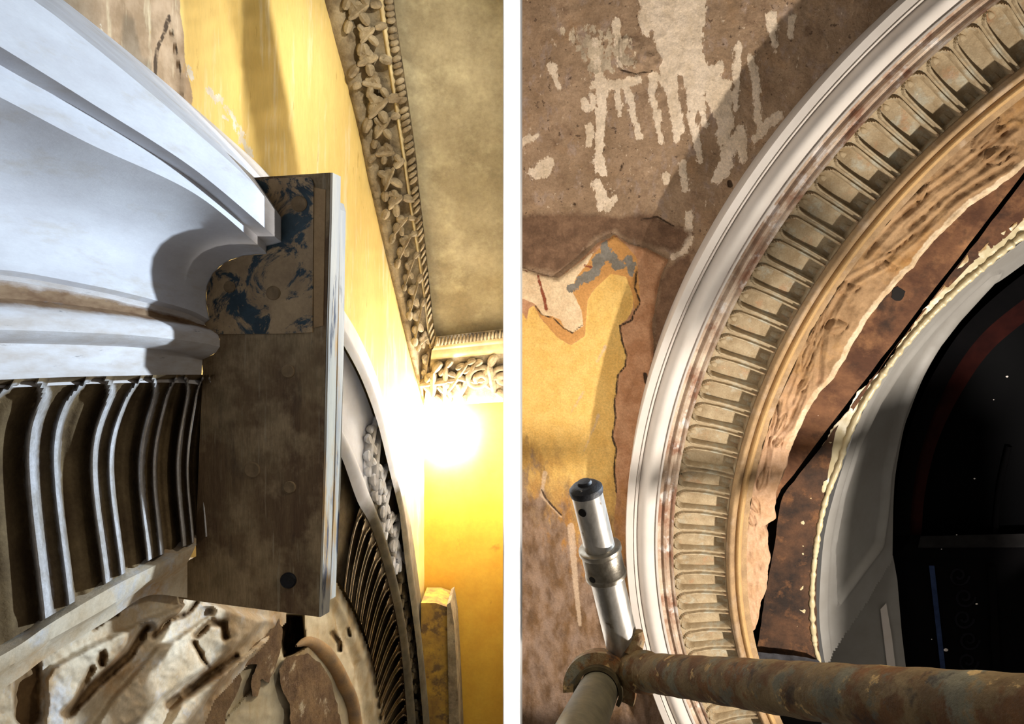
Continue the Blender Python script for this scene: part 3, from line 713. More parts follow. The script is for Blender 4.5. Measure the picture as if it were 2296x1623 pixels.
print('ARCH centre px', px_of(CEN), 'radius', RF, 'theta', th_fl[0], th_fl[-1], 'diffs', np.round(np.diff(th_fl), 4))
curA = [(1448,1466),(1428,1406),(1410,1320),(1402,1233),(1408,1129),(1415,1011),(1437,916),(1468,796),(1499,716),(1534,628),(1583,536),(1623,465),(1660,406),(1706,344),(1746,292),(1786,243),(1820,202),(1876,135),(1916,95),(1974,39)]
curC = [(2208,235),(2103,316),(1999,415),(1919,510),(1842,613),(1780,714),(1729,813),(1694,900),(1655,1015),(1631,1151),(1622,1270),(1624,1344),(1631,1418)]
rA_, rC_ = pol(R.hit(np.array(curA, float), 0.0))[0], pol(R.hit(np.array(curC, float), H_FL))[0]
print('rA', rA_.mean(), rA_.std(), 'rC', rC_.mean(), rC_.std())
RA, RC = rA_.mean(), rC_.mean()
TH0, TH1 = th_fl[0] - 0.30, th_fl[-1] + 0.36                     # angular range built
NT_ = 260
ths = np.linspace(TH0, TH1, NT_)

# ---- the arch wall
g, fc = sheet(R, 1146, 2110, -70, 1700, 4)
rr, tt = pol(R.hit(g))
z5 = lambda L: [(1160 + x / 3.246, 30 + y / 3.246) for x, y in L]
z6 = lambda L: [(1160 + x / 3.245, 500 + y / 3.245) for x, y in L]
z7 = lambda L: [(1660 + x / 3.247, 30 + y / 3.247) for x, y in L]
white = union(sdp(z5([(905,-400),(1400,-400),(1340,130),(1330,280),(1390,400),(1480,360),(1500,400),(1410,500),(1330,600),(1300,680),(1268,745),(1245,600),(1222,440),(1170,425),(1150,480),(1165,640),(1200,830),(1155,920),(1130,760),(1100,600),(1040,470),(1045,400),(1080,320),(1030,270),(1010,120),(960,100),(940,160),(900,100)]), g),
    sdl(z5([(1000,460),(975,560),(998,680)]), g, 15, 4), sdl(z5([(615,500),(612,700),(600,880),(590,1050)]), g, 20, 7), sdl(z5([(590,1080),(605,1130),(615,1150)]), g, 18, 14),
    sdl(z5([(580,1240),(610,1320),(680,1380)]), g, 16, 10), sdl(z5([(600,1330),(605,1410)]), g, 10, 4), sdl(z5([(730,560),(750,740)]), g, 6, 2), sdl(z5([(805,580),(855,790)]), g, 9, 3),
    sdl(z5([(1012,730),(1045,930)]), g, 8, 2), sdl(z5([(870,820),(880,890)]), g, 5), sdl(z5([(1268,740),(1300,900),(1325,1060)]), g, 9, 5), sdl(z5([(1335,630),(1365,810)]), g, 9, 4),
    sdp(z5([(1380,540),(1450,470),(1540,500),(1545,560),(1560,820),(1500,960),(1465,930),(1480,800),(1420,690),(1385,600)]), g), sdl(z5([(1605,240),(1590,700)]), g, 8, 3),
    sdl(z5([(1540,960),(1500,1150),(1450,1210)]), g, 24, 14), sdl(z5([(1620,880),(1540,1000)]), g, 20, 14), sdl(z5([(1200,1090),(1225,1280)]), g, 7), sdl(z5([(1080,1180),(1080,1220)]), g, 8),
    sdl(z5([(530,820),(520,940)]), g, 9), sdp(z5([(90,1165),(180,1090),(230,1060),(260,1090),(200,1180),(130,1190)]), g), sdl(z5([(250,380),(300,540)]), g, 6, 3),
    sdl(z5([(560,200),(600,480)]), g, 8), sdl(z5([(720,60),(745,380)]), g, 9, 3), sdl(z5([(560,520),(760,520),(880,480)]), g, 14, 10), sdl(z5([(700,1350),(650,1430)]), g, 8, 3), sdl(z5([(1255,1470),(1245,1600)]), g, 10, 6),
    sdl(z5([(545,600),(550,670)]), g, 8), sdl(z5([(490,640),(500,690)]), g, 8), sdl(z5([(40,940),(140,890)]), g, 8, 3),
    sdl(z7([(220,30),(240,110)]), g, 20, 12), sdl(z7([(375,30),(365,160)]), g, 8, 5), sdl(z7([(75,330),(110,500),(130,770)]), g, 11, 6), sdl(z7([(280,740),(180,820),(110,920)]), g, 12, 10), sdl(z7([(0,850),(20,1060)]), g, 14, 8),
    sdl(z7([(240,130),(245,230)]), g, 5, 2), sdl(z6([(1245,60),(1230,170)]), g, 9), sdl(z6([(1220,200),(1130,245)]), g, 8, 4)) + 5
scum = union(sdp(z5([(100,30),(620,30),(900,100),(930,470),(640,500),(560,560),(480,540),(420,380),(300,220),(180,180)]), g), sdp(z5([(230,330),(300,300),(380,480),(300,560)]), g)) - 26
scum = np.minimum(scum, 2)
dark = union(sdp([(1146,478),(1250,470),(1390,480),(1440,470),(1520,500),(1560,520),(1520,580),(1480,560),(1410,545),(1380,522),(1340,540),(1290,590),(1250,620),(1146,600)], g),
             sdp(z6([(1130,260),(1300,150),(1300,330),(1180,640),(1090,820),(1000,960),(970,1050),(985,920),(965,700),(1010,560),(1020,420),(1060,330)]), g)) - 6  # areas where the shade is painted in
pink = sdp([(1140,606),(1172,603),(1200,612),(1250,625),(1300,585),(1340,545),(1380,526),(1412,548),(1450,556),(1500,582),(1484,610),(1474,650),(1468,700),(1462,720),(1466,790),(1470,815),(1440,930),(1410,1100),(1420,1420),(1470,1700),(1140,1700)], g)
yel = sdp(z6([(-70,640),(40,650),(70,720),(85,620),(120,595),(160,680),(290,830),(390,890),(490,820),(510,560),(560,480),(680,365),(740,365),(800,390),(850,500),(840,620),(800,700),(740,745),(760,850),(793,950),(785,1040),(730,1110),(720,1230),(705,1320),(715,1420),(690,1550),(725,1640),(710,1800),(720,2000),(700,2200),(760,2500),(780,3900),(-70,3900)]), g)
tan = sdp(z6([(500,270),(640,150),(700,85),(790,160),(870,260),(880,400),(895,580),(850,640),(840,520),(790,390),(680,370),(560,480),(510,560),(490,820),(390,890),(290,830),(150,660),(130,590),(420,560),(380,480)]), g)
cream = union(sdp(z6([(-70,310),(40,330),(200,390),(300,400),(480,265),(560,200),(520,280),(430,390),(390,480),(430,560),(470,640),(480,750),(400,800),(340,760),(310,700),(250,680),(180,670),(130,590),(40,550),(-70,540)]), g),)
grey = union(sdl(z6([(640,160),(650,230),(740,310)]), g, 18, 22), sdl(z6([(590,270),(570,350),(440,430),(390,490)]), g, 26, 18), sdl(z6([(820,270),(830,350)]), g, 20))
rust = union(sdl(z6([(150,380),(170,470),(200,560),(210,630)]), g, 9, 12), sdl(z6([(490,310),(540,320)]), g, 8), sdl(z6([(660,130),(720,95)]), g, 7), sdl(z6([(50,345),(70,350)]), g, 8)) - 2
scr = union(sdl(z6([(640,900),(580,1010)]), g, 10, 5), sdl(z6([(480,1230),(390,1380)]), g, 7, 4), sdl(z6([(590,1400),(550,1520)]), g, 9, 4), sdl([(1222,1060),(1214,1110),(1260,1160)], g, 12, 6), sdl([(1310,1010),(1330,960)], g, 5), sdl([(1280,1180),(1290,1300),(1300,1400)], g, 18, 10)) - 1
crk = union(sdl(z6([(870,350),(855,470),(895,580),(850,650),(830,710),(745,745),(760,850),(795,960),(785,1040),(730,1110),(720,1230),(705,1320),(715,1420),(690,1550),(720,1640),(705,1800),(720,1960)]), g, 4.5),
    sdl(z6([(130,600),(180,670),(260,690),(330,760),(400,800),(450,760),(480,740)]), g, 3), sdl(z6([(930,1100),(940,1160)]), g, 9), sdl(z6([(985,1020),(975,1050)]), g, 6), sdl([(1215,1098),(1222,1115),(1258,1155)], g, 4), sdl(z5([(740,180),(740,400)]), g, 3),
    sdl(z5([(750,410),(860,440),(980,420)]), g, 4), sdl(z5([(770,1090),(750,1140)]), g, 5), sdl(z5([(415,1385),(418,1390)]), g, 6), sdl(z5([(1545,1230),(1548,1250)]), g, 12), sdl(z5([(900,1500),(1020,1480),(1140,1550)]), g, 4))
stain = np.minimum((g[:, 1] - 1130) * 0.22 + (1330 - g[:, 0]) * 0.10, 60)
stain2 = np.minimum((g[:, 1] - 1210) * 0.25 + (1285 - g[:, 0]) * 0.35, 40)
hh = 0.0022 * vnoise(g, 60, 2) + 0.0012 * vnoise(g, 14, 4) * (g[:, 1] < 560)
hh += 0.009 * sstep((pink + 2) / 4) + 0.006 * sstep((-yel + 2) / 4) * sstep((pink - 2) / 4) * (1 - sstep((cream + 2) / 4) * 0)
hh += 0.003 * sstep((cream + 1) / 3) + 0.0012 * sstep(white / 3)
hh += 0.010 * sstep((sdp(z5([(740,160),(900,150),(1040,260),(1075,330),(1040,420),(900,480),(780,490),(740,440)]), g)) / 10) * (0.6 + 0.5 * vnoise(g, 16, 6))
hh -= 0.004 * sstep((crk + 1) / 3)
rim_ok = rr > RC - 0.02
idm = -np.ones(len(g), int); idm[rim_ok] = np.arange(rim_ok.sum())
okf = rim_ok[fc].all(1)
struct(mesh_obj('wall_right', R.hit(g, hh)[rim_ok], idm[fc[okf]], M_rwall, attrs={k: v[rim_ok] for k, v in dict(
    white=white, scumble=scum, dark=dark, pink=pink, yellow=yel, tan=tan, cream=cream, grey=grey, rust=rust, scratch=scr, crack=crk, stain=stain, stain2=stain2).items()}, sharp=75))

# ---- fluted arch
arch = thing('plaster_arch', 'fluted plaster arch with fresh white outer moulding on the stripped wall', 'arch', tuple(CEN))
def ring(name, prof, m, attrs=None, th=ths):
    """prof: list of (r, h)"""
    P = np.array([rp3(r, th, h) for r, h in prof]); n = len(prof)
    at_ = {k: np.repeat(np.array(v, float), len(th)) for k, v in attrs.items()} if attrs else None
    return mesh_obj(name, P, gridfaces(n, len(th)), m, arch, attrs=at_)
wB = RF - RA                                                     # negative: RF is inside RA
def f_(k): return RA + (RF - RA) * k
def arc_prof(k0, k1, h0, h1, bulge, n=9):
    return [(f_(k0 + (k1 - k0) * t), h0 + (h1 - h0) * t + bulge * math.sin(math.pi * t)) for t in np.linspace(0, 1, n)]
HO = H_FL + 0.012
ring('outer_moulding', [(RA, -0.01), (RA, HO - 0.004), (f_(0.015), HO), (f_(0.15), HO), (f_(0.165), HO - 0.005), (f_(0.18), HO + 0.001), (f_(0.215), HO - 0.010)]
     + arc_prof(0.23, 0.62, HO - 0.022, HO - 0.012, 0.022, 14) + [(f_(0.63), HO - 0.004), (f_(0.66), HO - 0.003), (f_(0.67), H_FL - 0.002)], M_arch_white)
ring('worn_fillet', [(f_(0.67), H_FL - 0.002), (f_(0.68), H_FL - 0.010), (f_(0.78), H_FL - 0.014), (f_(0.80), H_FL - 0.003), (f_(0.85), H_FL - 0.001), (f_(0.865), H_FL - 0.009), (f_(0.94), H_FL - 0.010), (f_(0.96), H_FL - 0.002), (f_(1.0), H_FL + .001)], M_arch_fillet)
fb_ring = ring('fluted_band', [(RF + 0.001, H_FL), (RF - 0.002, H_FL - 0.035), (RC + 0.002, H_FL - 0.035), (RC, H_FL)], M_flute)
pitch = (th_fl[-1] - th_fl[0]) / (len(th_fl))                    # one sampling gap lies in the list
na, nb = 40, 34
A, B = np.meshgrid(np.linspace(0, 1, na), np.linspace(0, 1, nb), indexing='ij')
rel, d = smooth_flute(A, B, rim=0.10, gap=0.045, depth=0.034, ridge=0.010, cap=0.22)
hh = H_FL - 0.010 - 0.012 * np.sin(B * math.pi) ** 1.0 + rel
rad = RF + (RC - RF) * B
nfl = 43; k0 = -7
first = None
for k in range(nfl):
    th = th_fl[0] + (k + k0) * pitch
    if first is None:
        Vf = rp3(rad, th_fl[0] + A * pitch, hh)
        first = mesh_obj('flute', Vf, gridfaces(na, nb), M_flute, fb_ring); o = first
    else:
        o = first.copy(); COL.objects.link(o); o.parent = fb_ring
    o.rotation_mode = 'QUATERNION'
    ax = Vector(np.cross(E1, E2)); o.rotation_quaternion = Matrix.Rotation(th - th_fl[0], 4, ax).to_quaternion()
# inner roll with bead lines
wr = 0.062
def g_(k): return RC - wr * k
ring('roll', [(RC, H_FL - 0.02), (g_(0.02), H_FL + 0.004)] + [(g_(0.04 + 0.36 * t), H_FL + 0.004 + 0.012 * math.sin(math.pi * t)) for t in np.linspace(0, 1, 8)]
     + [(g_(0.42), H_FL - 0.001)] + [(g_(0.44 + 0.3 * t), H_FL + 0.009 * math.sin(math.pi * t)) for t in np.linspace(0, 1, 7)] + [(g_(0.76), H_FL - 0.006), (g_(0.9), H_FL - 0.008), (g_(1.0), H_FL - 0.010)],
     M_roll, attrs=dict(gold=[-20] * 10 + [-20] + [0, 3, 6, 6, 6, 3, 0] + [-20] * 3))
RD = RC - wr
# carved band down to the torn edge
torn_px = np.array([(1690,1560),(1678,1481),(1676,1447),(1680,1421),(1695,1410),(1702,1391),(1708,1352),(1721,1322),(1723,1296),(1730,1253),(1722,1225),(1723,1205),(1713,1180),(1739,1167),(1736,1136),(1745,1102),(1762,1059),(1771,1016),(1788,972),(1814,921),(1840,878),(1874,847),(1886,827),(1908,787),(1942,728),(1982,673),(2034,614),(2053,602),(2071,570),(2120,517),(2172,467),(2211,441),(2261,403),(2330,350),(2420,290)], float)
tr, tth = pol(R.hit(torn_px, H_FL - 0.012)); tth = tth % (2 * math.pi)
o_ = np.argsort(tth); tr, tth = tr[o_], tth[o_]
NO, MO = 560, 44
tho = np.linspace(TH0, TH1, NO)
jag = vnoise(np.stack([tho * 900, 0 * tho], -1), 9, 11, 4)
rE_ = np.interp(tho, tth, tr) + 0.0035 * vnoise(np.stack([tho * 1300 + 3.3, 0 * tho + 7.7], -1), 37, 11, 5)
U = np.linspace(0, 1, MO)
rad = RD + (rE_[:, None] - RD) * U[None, :]; tho2 = tho[:, None] + 0 * rad
g = px_of(rp3(rad, tho2, H_FL - 0.012)).reshape(-1, 2)
def leafp(p, q, w):
    """leaf outline from p to q"""
    p, q = np.array(p, float), np.array(q, float); d = q - p; n = np.array([-d[1], d[0]]) / np.linalg.norm(d)
    t = np.linspace(0, 1, 9); b = np.sin(np.pi * t ** 0.8) * w
    return np.vstack([p + d * t[:, None] + n * b[:, None], (p + d * t[:, None] - n * b[:, None])[::-1]])
leaves = [((2181,335),(2240,262),14), ((2205,362),(2275,330),16), ((2218,300),(2262,286),9), ((2060,452),(2082,408),7), ((2050,430),(2056,415),5), ((1965,590),(2010,600),7),
          ((1832,742),(1850,680),8), ((1852,738),(1900,728),16), ((1868,660),(1900,630),8), ((1880,655),(1928,642),8), ((1812,770),(1840,690),9), ((1800,830),(1824,760),8), ((1790,880),(1812,850),7),
          ((1720,985),(1740,915),10), ((1735,975),(1760,930),8), ((1710,1010),(1722,960),7), ((1735,1000),(1752,985),8), ((1662,1110),(1670,1150),8), ((1680,1115),(1700,1150),9), ((1675,1150),(1690,1180),7), ((1660,1090),(1685,1020),9), ((1700,1100),(1722,1050),8)]
lv = np.full(len(g), -99.0); mid = np.full(len(g), -99.0)
for p, q, w in leaves:
    lv = np.maximum(lv, sdp(leafp(p, q, w), g)); mid = np.maximum(mid, sdl([p, q], g, 3))
stem = union(sdl([(2275,283),(2148,384),(2081,434),(2005,500),(1940,570)], g, 7), sdl([(2275,362),(2146,439),(2066,516),(1978,591),(1910,628),(1870,690),(1848,745),(1840,800),(1836,856)], g, 6),
             sdl([(1848,745),(1822,800),(1795,860),(1778,905)], g, 6), sdl([(1870,690),(1830,760),(1800,830)], g, 5), sdl([(1745,900),(1730,960),(1722,1010),(1712,1070)], g, 6), sdl([(1800,880),(1770,950),(1735,990)], g, 6), sdl([(2261,330),(2200,380),(2120,440),(2040,510)], g, 5))
crackl = union(sdl([(1792,780),(1775,830),(1762,855),(1745,890),(1722,925)], g, 4), sdl([(2055,520),(2010,560),(1985,570)], g, 3))
hh = H_FL - 0.012 + 0.0 * g[:, 0] + 0.006 * sstep((lv + 1) / 9) - 0.003 * sstep((mid + 1) / 2) - 0.005 * sstep(1 - np.abs(lv + 3) / 3) - 0.006 * sstep((stem + 4 + 2.5 * vnoise(g, 34, 62)) / 8) + 0.004 * sstep(1 - np.abs(stem + 9) / 6) - 0.007 * sstep((crackl + 1.5) / 3) + 0.003 * vnoise(g, 26, 21) + 0.0012 * vnoise(g, 7, 22)
Ug = np.broadcast_to(U, (NO, MO)).ravel()
hh = hh - 0.010 * sstep((Ug - 0.93) / 0.07)
hh = hh.reshape(NO, MO)
P = rp3(rad, tho2, hh)
wallv = np.stack([rp3(rE_ + 0.003 * vnoise(np.stack([tho * 1300, 0 * tho + 50 * q + 3.1], -1), 29, 30 + q), tho, H_FL - 0.022 - dd) for q, dd in enumerate((0.02, 0.045, 0.08))], 1)
P = np.concatenate([P, wallv], 1)
wide = (RD - rE_)
edge_d = (Ug - 1).reshape(NO, MO) * wide[:, None] * 900
up = np.clip((th_fl[-1] - 0.0 - tho2) / (th_fl[-1] - th_fl[0]), 0, 1)
pale = np.where(up > 0.36, 16 + edge_d, -20)
pale = np.concatenate([pale, np.where(up[:, :3] > 0.3, 10, -2)], 1)
out_l = np.where(lv > -20, 0.8 - np.abs(lv + 1), -20)
gro = np.concatenate([union(stem - 1.5 + 2 * vnoise(g, 30, 61), crackl, out_l, np.where(lv > 0, mid, -20)).reshape(NO, MO), -30 + 0 * wallv[..., 0]], 1)
pinkish = np.concatenate([(g[:, 1] - 900).reshape(NO, MO) * 0.4, 40 + 0 * wallv[..., 0]], 1)
mesh_obj('carved_band', P, gridfaces(NO, MO + 3), M_orn, arch, attrs=dict(groove=gro, pale=pale, pinkish=pinkish), sharp=70)

# ---- cavity, timbers
struct(mesh_obj('trim_1', R.hit(np.array([(1560,1700),(1560,1000),(1800,600),(2420,100),(2420,425),(2261,550),(2126,668),(2008,800),(1930,912),(1877,1041),(1829,1188),(1816,1317),(1832,1485),(1848,1700)], float), -0.10), [tuple(range(14))], M_dark, smooth=False))
def beam(name, poly, h0, h1, m, label, cat, group=None, jag=1.5, seed=1):
    o = slab(name, poly, h0, h1, m, None, plane=R, n=70, jag=jag, seed=seed); return tag(o, label, cat, group)
beam('timber_beam', [(1690,1290),(1742,1110),(1800,1034),(1960,825),(2080,668),(2207,502),(2420,222),(2400,120),(2200,360),(1960,640),(1820,840),(1740,980),(1690,1100)], -0.08, -0.01, M_timber, 'long brown timber running up behind the torn carved band', 'beam', seed=5)
beam('timber_beam', [(1696,1470),(1715,1340),(1736,1230),(1752,1112),(1812,1040),(1880,950),(1866,1000),(1850,1100),(1835,1200),(1830,1360),(1840,1500)], -0.085, -0.028, mat('dark_brown_timber', (84, 58, 40), (38, 29, 24), 12, bump=0.6, bscale=60, fine=0.3, layers=[dict(thr=0.6, ns=14, a=(124, 84, 52), soft=0.06, op=0.7)]), 'darker short timber below the black gap beside cream plaster', 'beam', seed=8)  # darker brown than the other two timbers
beam('timber_beam', [(1890,935),(2010,775),(2140,605),(2215,508),(2430,228),(2430,330),(2270,520),(2180,590),(2080,690),(1990,800),(1910,925)], -0.075, -0.03, M_timber, 'thin timber strip between the black gap and cream bead', 'beam', seed=9)
slab_ = slab('lead_tray', [(1676,1425),(1690,1440),(1700,1462),(1790,1470),(1838,1480),(1838,1540),(1670,1540)], -0.06, 0.02, mat('sooty_ledge', (62, 62, 66), (34, 32, 34), 20, bump=0.4, rough=0.5), None, plane=R, n=60, jag=1.0)
tag(slab_, 'sooty dark ledge at the bottom of the cavity above the rusty tube', 'ledge')
kn = slab('knot', [(2000,650),(2015,640),(2030,655),(2024,672),(2008,676),(1998,668)], -0.0105, -0.0085, M_dark, bpy.data.objects['timber_beam'], plane=R, n=30, jag=2)

# ---- cream face, bead, panelled reveal
NR = 220
cF = lineres([(1805,1560),(1797,1447),(1788,1404),(1786,1361),(1788,1322),(1797,1315),(1810,1287),(1802,1260),(1797,1231),(1793,1167),(1810,1119),(1836,1098),(1844,1046),(1836,1011),(1853,985),(1862,964),(1905,916),(1922,882),(1982,823),(2071,695),(2139,612),(2170,568),(2197,562),(2219,543),(2261,512),(2420,400)], NR)
cG = crom([(1848,1560),(1832,1485),(1818,1438),(1812,1317),(1829,1188),(1847,1110),(1877,1041),(1895,985),(1930,912),(1965,860),(2008,800),(2065,730),(2126,668),(2188,612),(2261,550),(2420,425)], NR)
cH = crom([(1862,1560),(1848,1490),(1836,1400),(1836,1320),(1846,1200),(1870,1100),(1896,1020),(1915,962),(1950,888),(2003,806),(2080,716),(2157,640),(2261,560),(2420,440)], NR)
cI = crom([(2012,1560),(2003,1400),(2001,1290),(2002,1185),(2004,1111),(2009,1055),(2025,968),(2040,922),(2071,845),(2114,771),(2167,700),(2219,645),(2261,617),(2420,500)], NR)
rev = thing('arch_reveal', 'cream edged arch reveal with grey white sunk panel beside dark window', 'arch reveal', tuple(R.hit([1900, 1450], -0.05)))
ss = np.linspace(0, 1, NR)
pf = np.stack([cF, cF * 0.55 + cG * 0.45, cF * 0.1 + cG * 0.9])
jg = vnoise(cF, 10, 40)[:, None] * 2.5
cF = cF + jg * np.array([1, 0.6])
t = np.linspace(0, 1, 10)
gpx = cF[:, None] * (1 - t)[None, :, None] + cG[:, None] * t[None, :, None]
hcream = -0.030 + 0.0025 * vnoise(gpx.reshape(-1, 2), 18, 41).reshape(NR, 10)
Pc = np.concatenate([R.hit(cF, -0.075)[:, None], R.hit(gpx, hcream)], 1)
worn = np.concatenate([np.full((NR, 1), 10.0), np.repeat((np.array([4, -1, -4, -8, -12, -14, -14, -10, -6, -1.0]))[None], NR, 0) + 4 * vnoise(cF, 40, 42)[:, None]], 1)
mesh_obj('cream_face', Pc, gridfaces(NR, 11), M_cream, rev, attrs=dict(worn=worn), sharp=60)
# lumpy bead
NBD = 420
gb = resample(cG * 0.62 + cH * 0.38, NBD); ph = np.linspace(0, 1, NBD)
sz = 0.0085 * (1 + 0.14 * np.sin(ph * 2 * math.pi * 47) + 0.26 * vnoise(gb, 9, 43))
V = tube_rings(R.hit(gb, -0.028), sz, 12)
mesh_obj('bead', V, gridfaces(NBD, 12, True), M_cream, rev, attrs=dict(worn=np.full(NBD * 12, -9.0)))
# reveal: loft from face edge to window, with raised panel moulding
NV = 60
tv = np.linspace(0, 1, NV)
HS, HI = -0.034, -0.24
gp = cH[:, None] * (1 - tv)[None, :, None] + cI[:, None] * tv[None, :, None]
hb = HS + (HI - HS) * tv
P = R.hit(gp, hb[None, :] + 0 * gp[..., 0])
du = np.gradient(P, axis=0); dv = np.gradient(P, axis=1); nr = np.cross(du, dv); nr /= np.linalg.norm(nr, axis=2)[..., None]
nr *= np.sign((nr * np.array([1, -0.6, -0.5])).sum(-1))[..., None]
gf = gp.reshape(-1, 2)
inl = [(1974,1223),(1985,1150),(1992,1060),(2008,985),(2024,925),(2052,855),(2095,780),(2145,715),(2195,660),(2238,614)]
outl_ = [(1878,1352),(1874,1230),(1896,1110),(1930,1000),(1975,905),(2030,820),(2100,735),(2170,665),(2222,618)]
pan = sdp(inl + outl_[::-1], gf)
rel = -0.014 * sstep((pan + 2) / 7) + 0.007 * sstep(1 - np.abs(pan + 4) / 6)
fillet = np.concatenate([np.abs(0 * tv)])
P = P + nr * (rel.reshape(NR, NV) + 0.004 * (tv[None, :] < 0.12) )[..., None]
bot = sdp([(2004,1250),(1965,1313),(1943,1352),(1887,1434),(1853,1488),(1840,1500),(1700,1300),(2200,300),(2500,300),(2500,1000),(2010,1150)], gf)
mk = (bot > -3); idm = -np.ones(len(gf), int); idm[mk] = np.arange(mk.sum()); fcq = gridfaces(NR, NV); okf = mk[fcq].all(1)
mesh_obj('reveal_panel', P.reshape(-1, 3)[mk], idm[fcq[okf]], M_reveal, rev, sharp=50)
# lower jamb with a moulding strip
jmb = thing('door_jamb', 'grey white jamb panel under the cracked reveal above the rusty tube', 'jamb', tuple(R.hit([1960, 1500], -0.2)))
slab('jamb_panel', [(1835,1700),(1848,1480),(1900,1400),(2002,1245),(2012,1300),(2022,1420),(2034,1520),(2056,1700)], -0.30, -0.262, M_reveal, jmb, plane=R)
slab('moulding_strip', [(1974,1366),(1987,1352),(2000,1430),(2011,1520),(2030,1700),(2012,1700),(1990,1500)], -0.262, -0.250, M_arch_white, jmb, plane=R)

# ---- dark window
win = struct(bpy.data.objects.new('window_1', None)); COL.objects.link(win); win.location = tuple(R.hit([2160, 1100], -0.33))
def wslab(name, poly, h0, h1, m, n=None, label=None):
    o = slab(name, poly, h0, h1, m, win, plane=R, n=n)
    if label: o['label'] = label
    return o
wslab('glass', [(1960,1560),(1960,1100),(2040,830),(2200,600),(2480,420),(2480,1250),(2480,1700),(1990,1700)], -0.36, -0.345, M_glass)
o1 = crom([(2004,1245),(2006,1150),(2020,1040),(2050,930),(2100,825),(2165,730),(2261,640),(2400,540)], 60); o2 = crom([(2040,1215),(2044,1130),(2058,1040),(2085,950),(2130,850),(2190,762),(2270,690),(2400,600)], 60)
o3 = crom([(2066,1200),(2072,1120),(2085,1050),(2108,975),(2150,890),(2210,800),(2280,735),(2400,650)], 60)
wslab('outer_frame', np.vstack([o1, o2[::-1]]), -0.345, -0.30, M_window)
wslab('red_frame', np.vstack([o2, o3[::-1]]), -0.345, -0.315, M_red, label='dark red inner arch of the window frame')
wslab('transom', [(2004,1200),(2070,1198),(2480,1196),(2480,1250),(2004,1250)], -0.345, -0.30, M_window)
wslab('transom_ledge', [(2064,1202),(2480,1192),(2480,1226),(2058,1228)], -0.30, -0.285, mat('dim_ledge', (30, 29, 29), (22, 21, 21), 20, bump=0.1, spec=0.05))
gb_ = crom([(2262,1000),(2244,1080),(2236,1140),(2232,1200)], 20)
tube('glazing_bar', R.hit(gb_, -0.335), 0.009, M_window, win, seg=12)
wslab('lower_panel', [(1998,1250),(2480,1250),(2480,1700),(2050,1700),(2028,1505)], -0.345, -0.31, M_window)
wslab('blue_strip', [(2083,1268),(2095,1268),(2121,1510),(2140,1700),(2128,1700),(2110,1510)], -0.31, -0.300, M_blue, label='narrow blue strip')  # plain dull blue strip on the lower panel
wslab('stile', [(2216,1268),(2230,1268),(2246,1510),(2250,1700),(2234,1700)], -0.31, -0.300, M_window)
for k in range(5):                                               # carved scrolls of the lower panel
    cpt = np.array([2150 + 5 * k + 8 * (k % 2), 1290 + 48 * k]); tt_ = np.linspace(0, 1, 26)
    sp = cpt + np.stack([np.cos(tt_ * 9 * (1 if k % 2 else -1)), np.sin(tt_ * 9)], -1) * (24 * (1 - tt_ * 0.8))[:, None]
    tube('carved_scroll', R.hit(sp, -0.309), 0.004, mat('scroll_black', (22, 20, 26), (16, 15, 19), 20, bump=0, spec=0.05), win, seg=8)

def speck(px, r, h):
    V = []; Fc = []; c = R.hit(np.array(px, float), h)
    blob(V, Fc, c, E1, E2, R.n, r, r * 0.8, r * 0.4); return mesh_obj('paint_speck', V, Fc, M_speck, win)
for p, r in [((2121,1457),0.0075),((2190,1354),0.004),((2089,1433),0.002),((2185,1073),0.003),((2145,1199),0.002),((2111,1231),0.002),((2172,774),0.002),((2228,896),0.002),((2258,844),0.004)]:
    speck(p, r, -0.285 if p[1] > 1150 else -0.343)

# ---- scaffold: upright with collar, rusty ledger, coupler, second tube
pole = thing('scaffold_pole', 'shiny steel scaffold upright with black cap and dull collar', 'scaffold pole', tuple(at([1395, 1450], 1.25)))
def axis(p0, p1, Y0, Y1, ts): a, b = at(np.array(p0, float), Y0), at(np.array(p1, float), Y1); return np.array([a * (1 - t) + b * t for t in ts])
pt_, pb_ = (1314, 1098), (1397, 1450)
AX = lambda ts: axis(pt_, pb_, 1.18, 1.26, ts)
tube('upper_tube', AX([0.0, 0.1, 0.2, 0.3, 0.42]), 0.0246, M_chrome, pole, seg=40)
tube('lower_tube', AX([0.42, 0.55, 0.7, 0.85, 1.06]), 0.0275, M_chrome, pole, seg=40)
tube('collar', AX([0.345, 0.348, 0.352, 0.375, 0.38, 0.385, 0.50, 0.505, 0.51, 0.53, 0.535, 0.54]), [0.026, 0.033, 0.0345, 0.0345, 0.0335, 0.0320, 0.0320, 0.0330, 0.0335, 0.0335, 0.032, 0.026], M_collar, pole, seg=40)
cp = tube('cap', AX([-0.035, -0.03, -0.012, 0.005, 0.022, 0.024]), [0.017, 0.0205, 0.0262, 0.0268, 0.0258, 0.0244], M_cap, pole, seg=40)
tube('cap_stud', AX([-0.055, -0.052, -0.04, -0.03]), [0.006, 0.0105, 0.0115, 0.0115], M_cap, pole, seg=20)
def pole_hole(px, t, r):
    c = AX([t])[0]; dd = AX([1.0])[0] - AX([0.0])[0]; dd /= np.linalg.norm(dd)
    target = rays(np.array(px, float)); w = target * (c[1] - 0.02)
    v = w - c; v -= dd * (v @ dd); v /= np.linalg.norm(v); s = np.cross(dd, v)
    rad_ = 0.0247 if t < 0.4 else 0.0322
    tube('pin_hole', [c + v * (rad_ - 0.0005), c + v * (rad_ + 0.0008)], r, M_dark, pole, seg=20)
pole_hole((1304,1126), 0.09, 0.0068); pole_hole((1329,1279), 0.49, 0.0055)

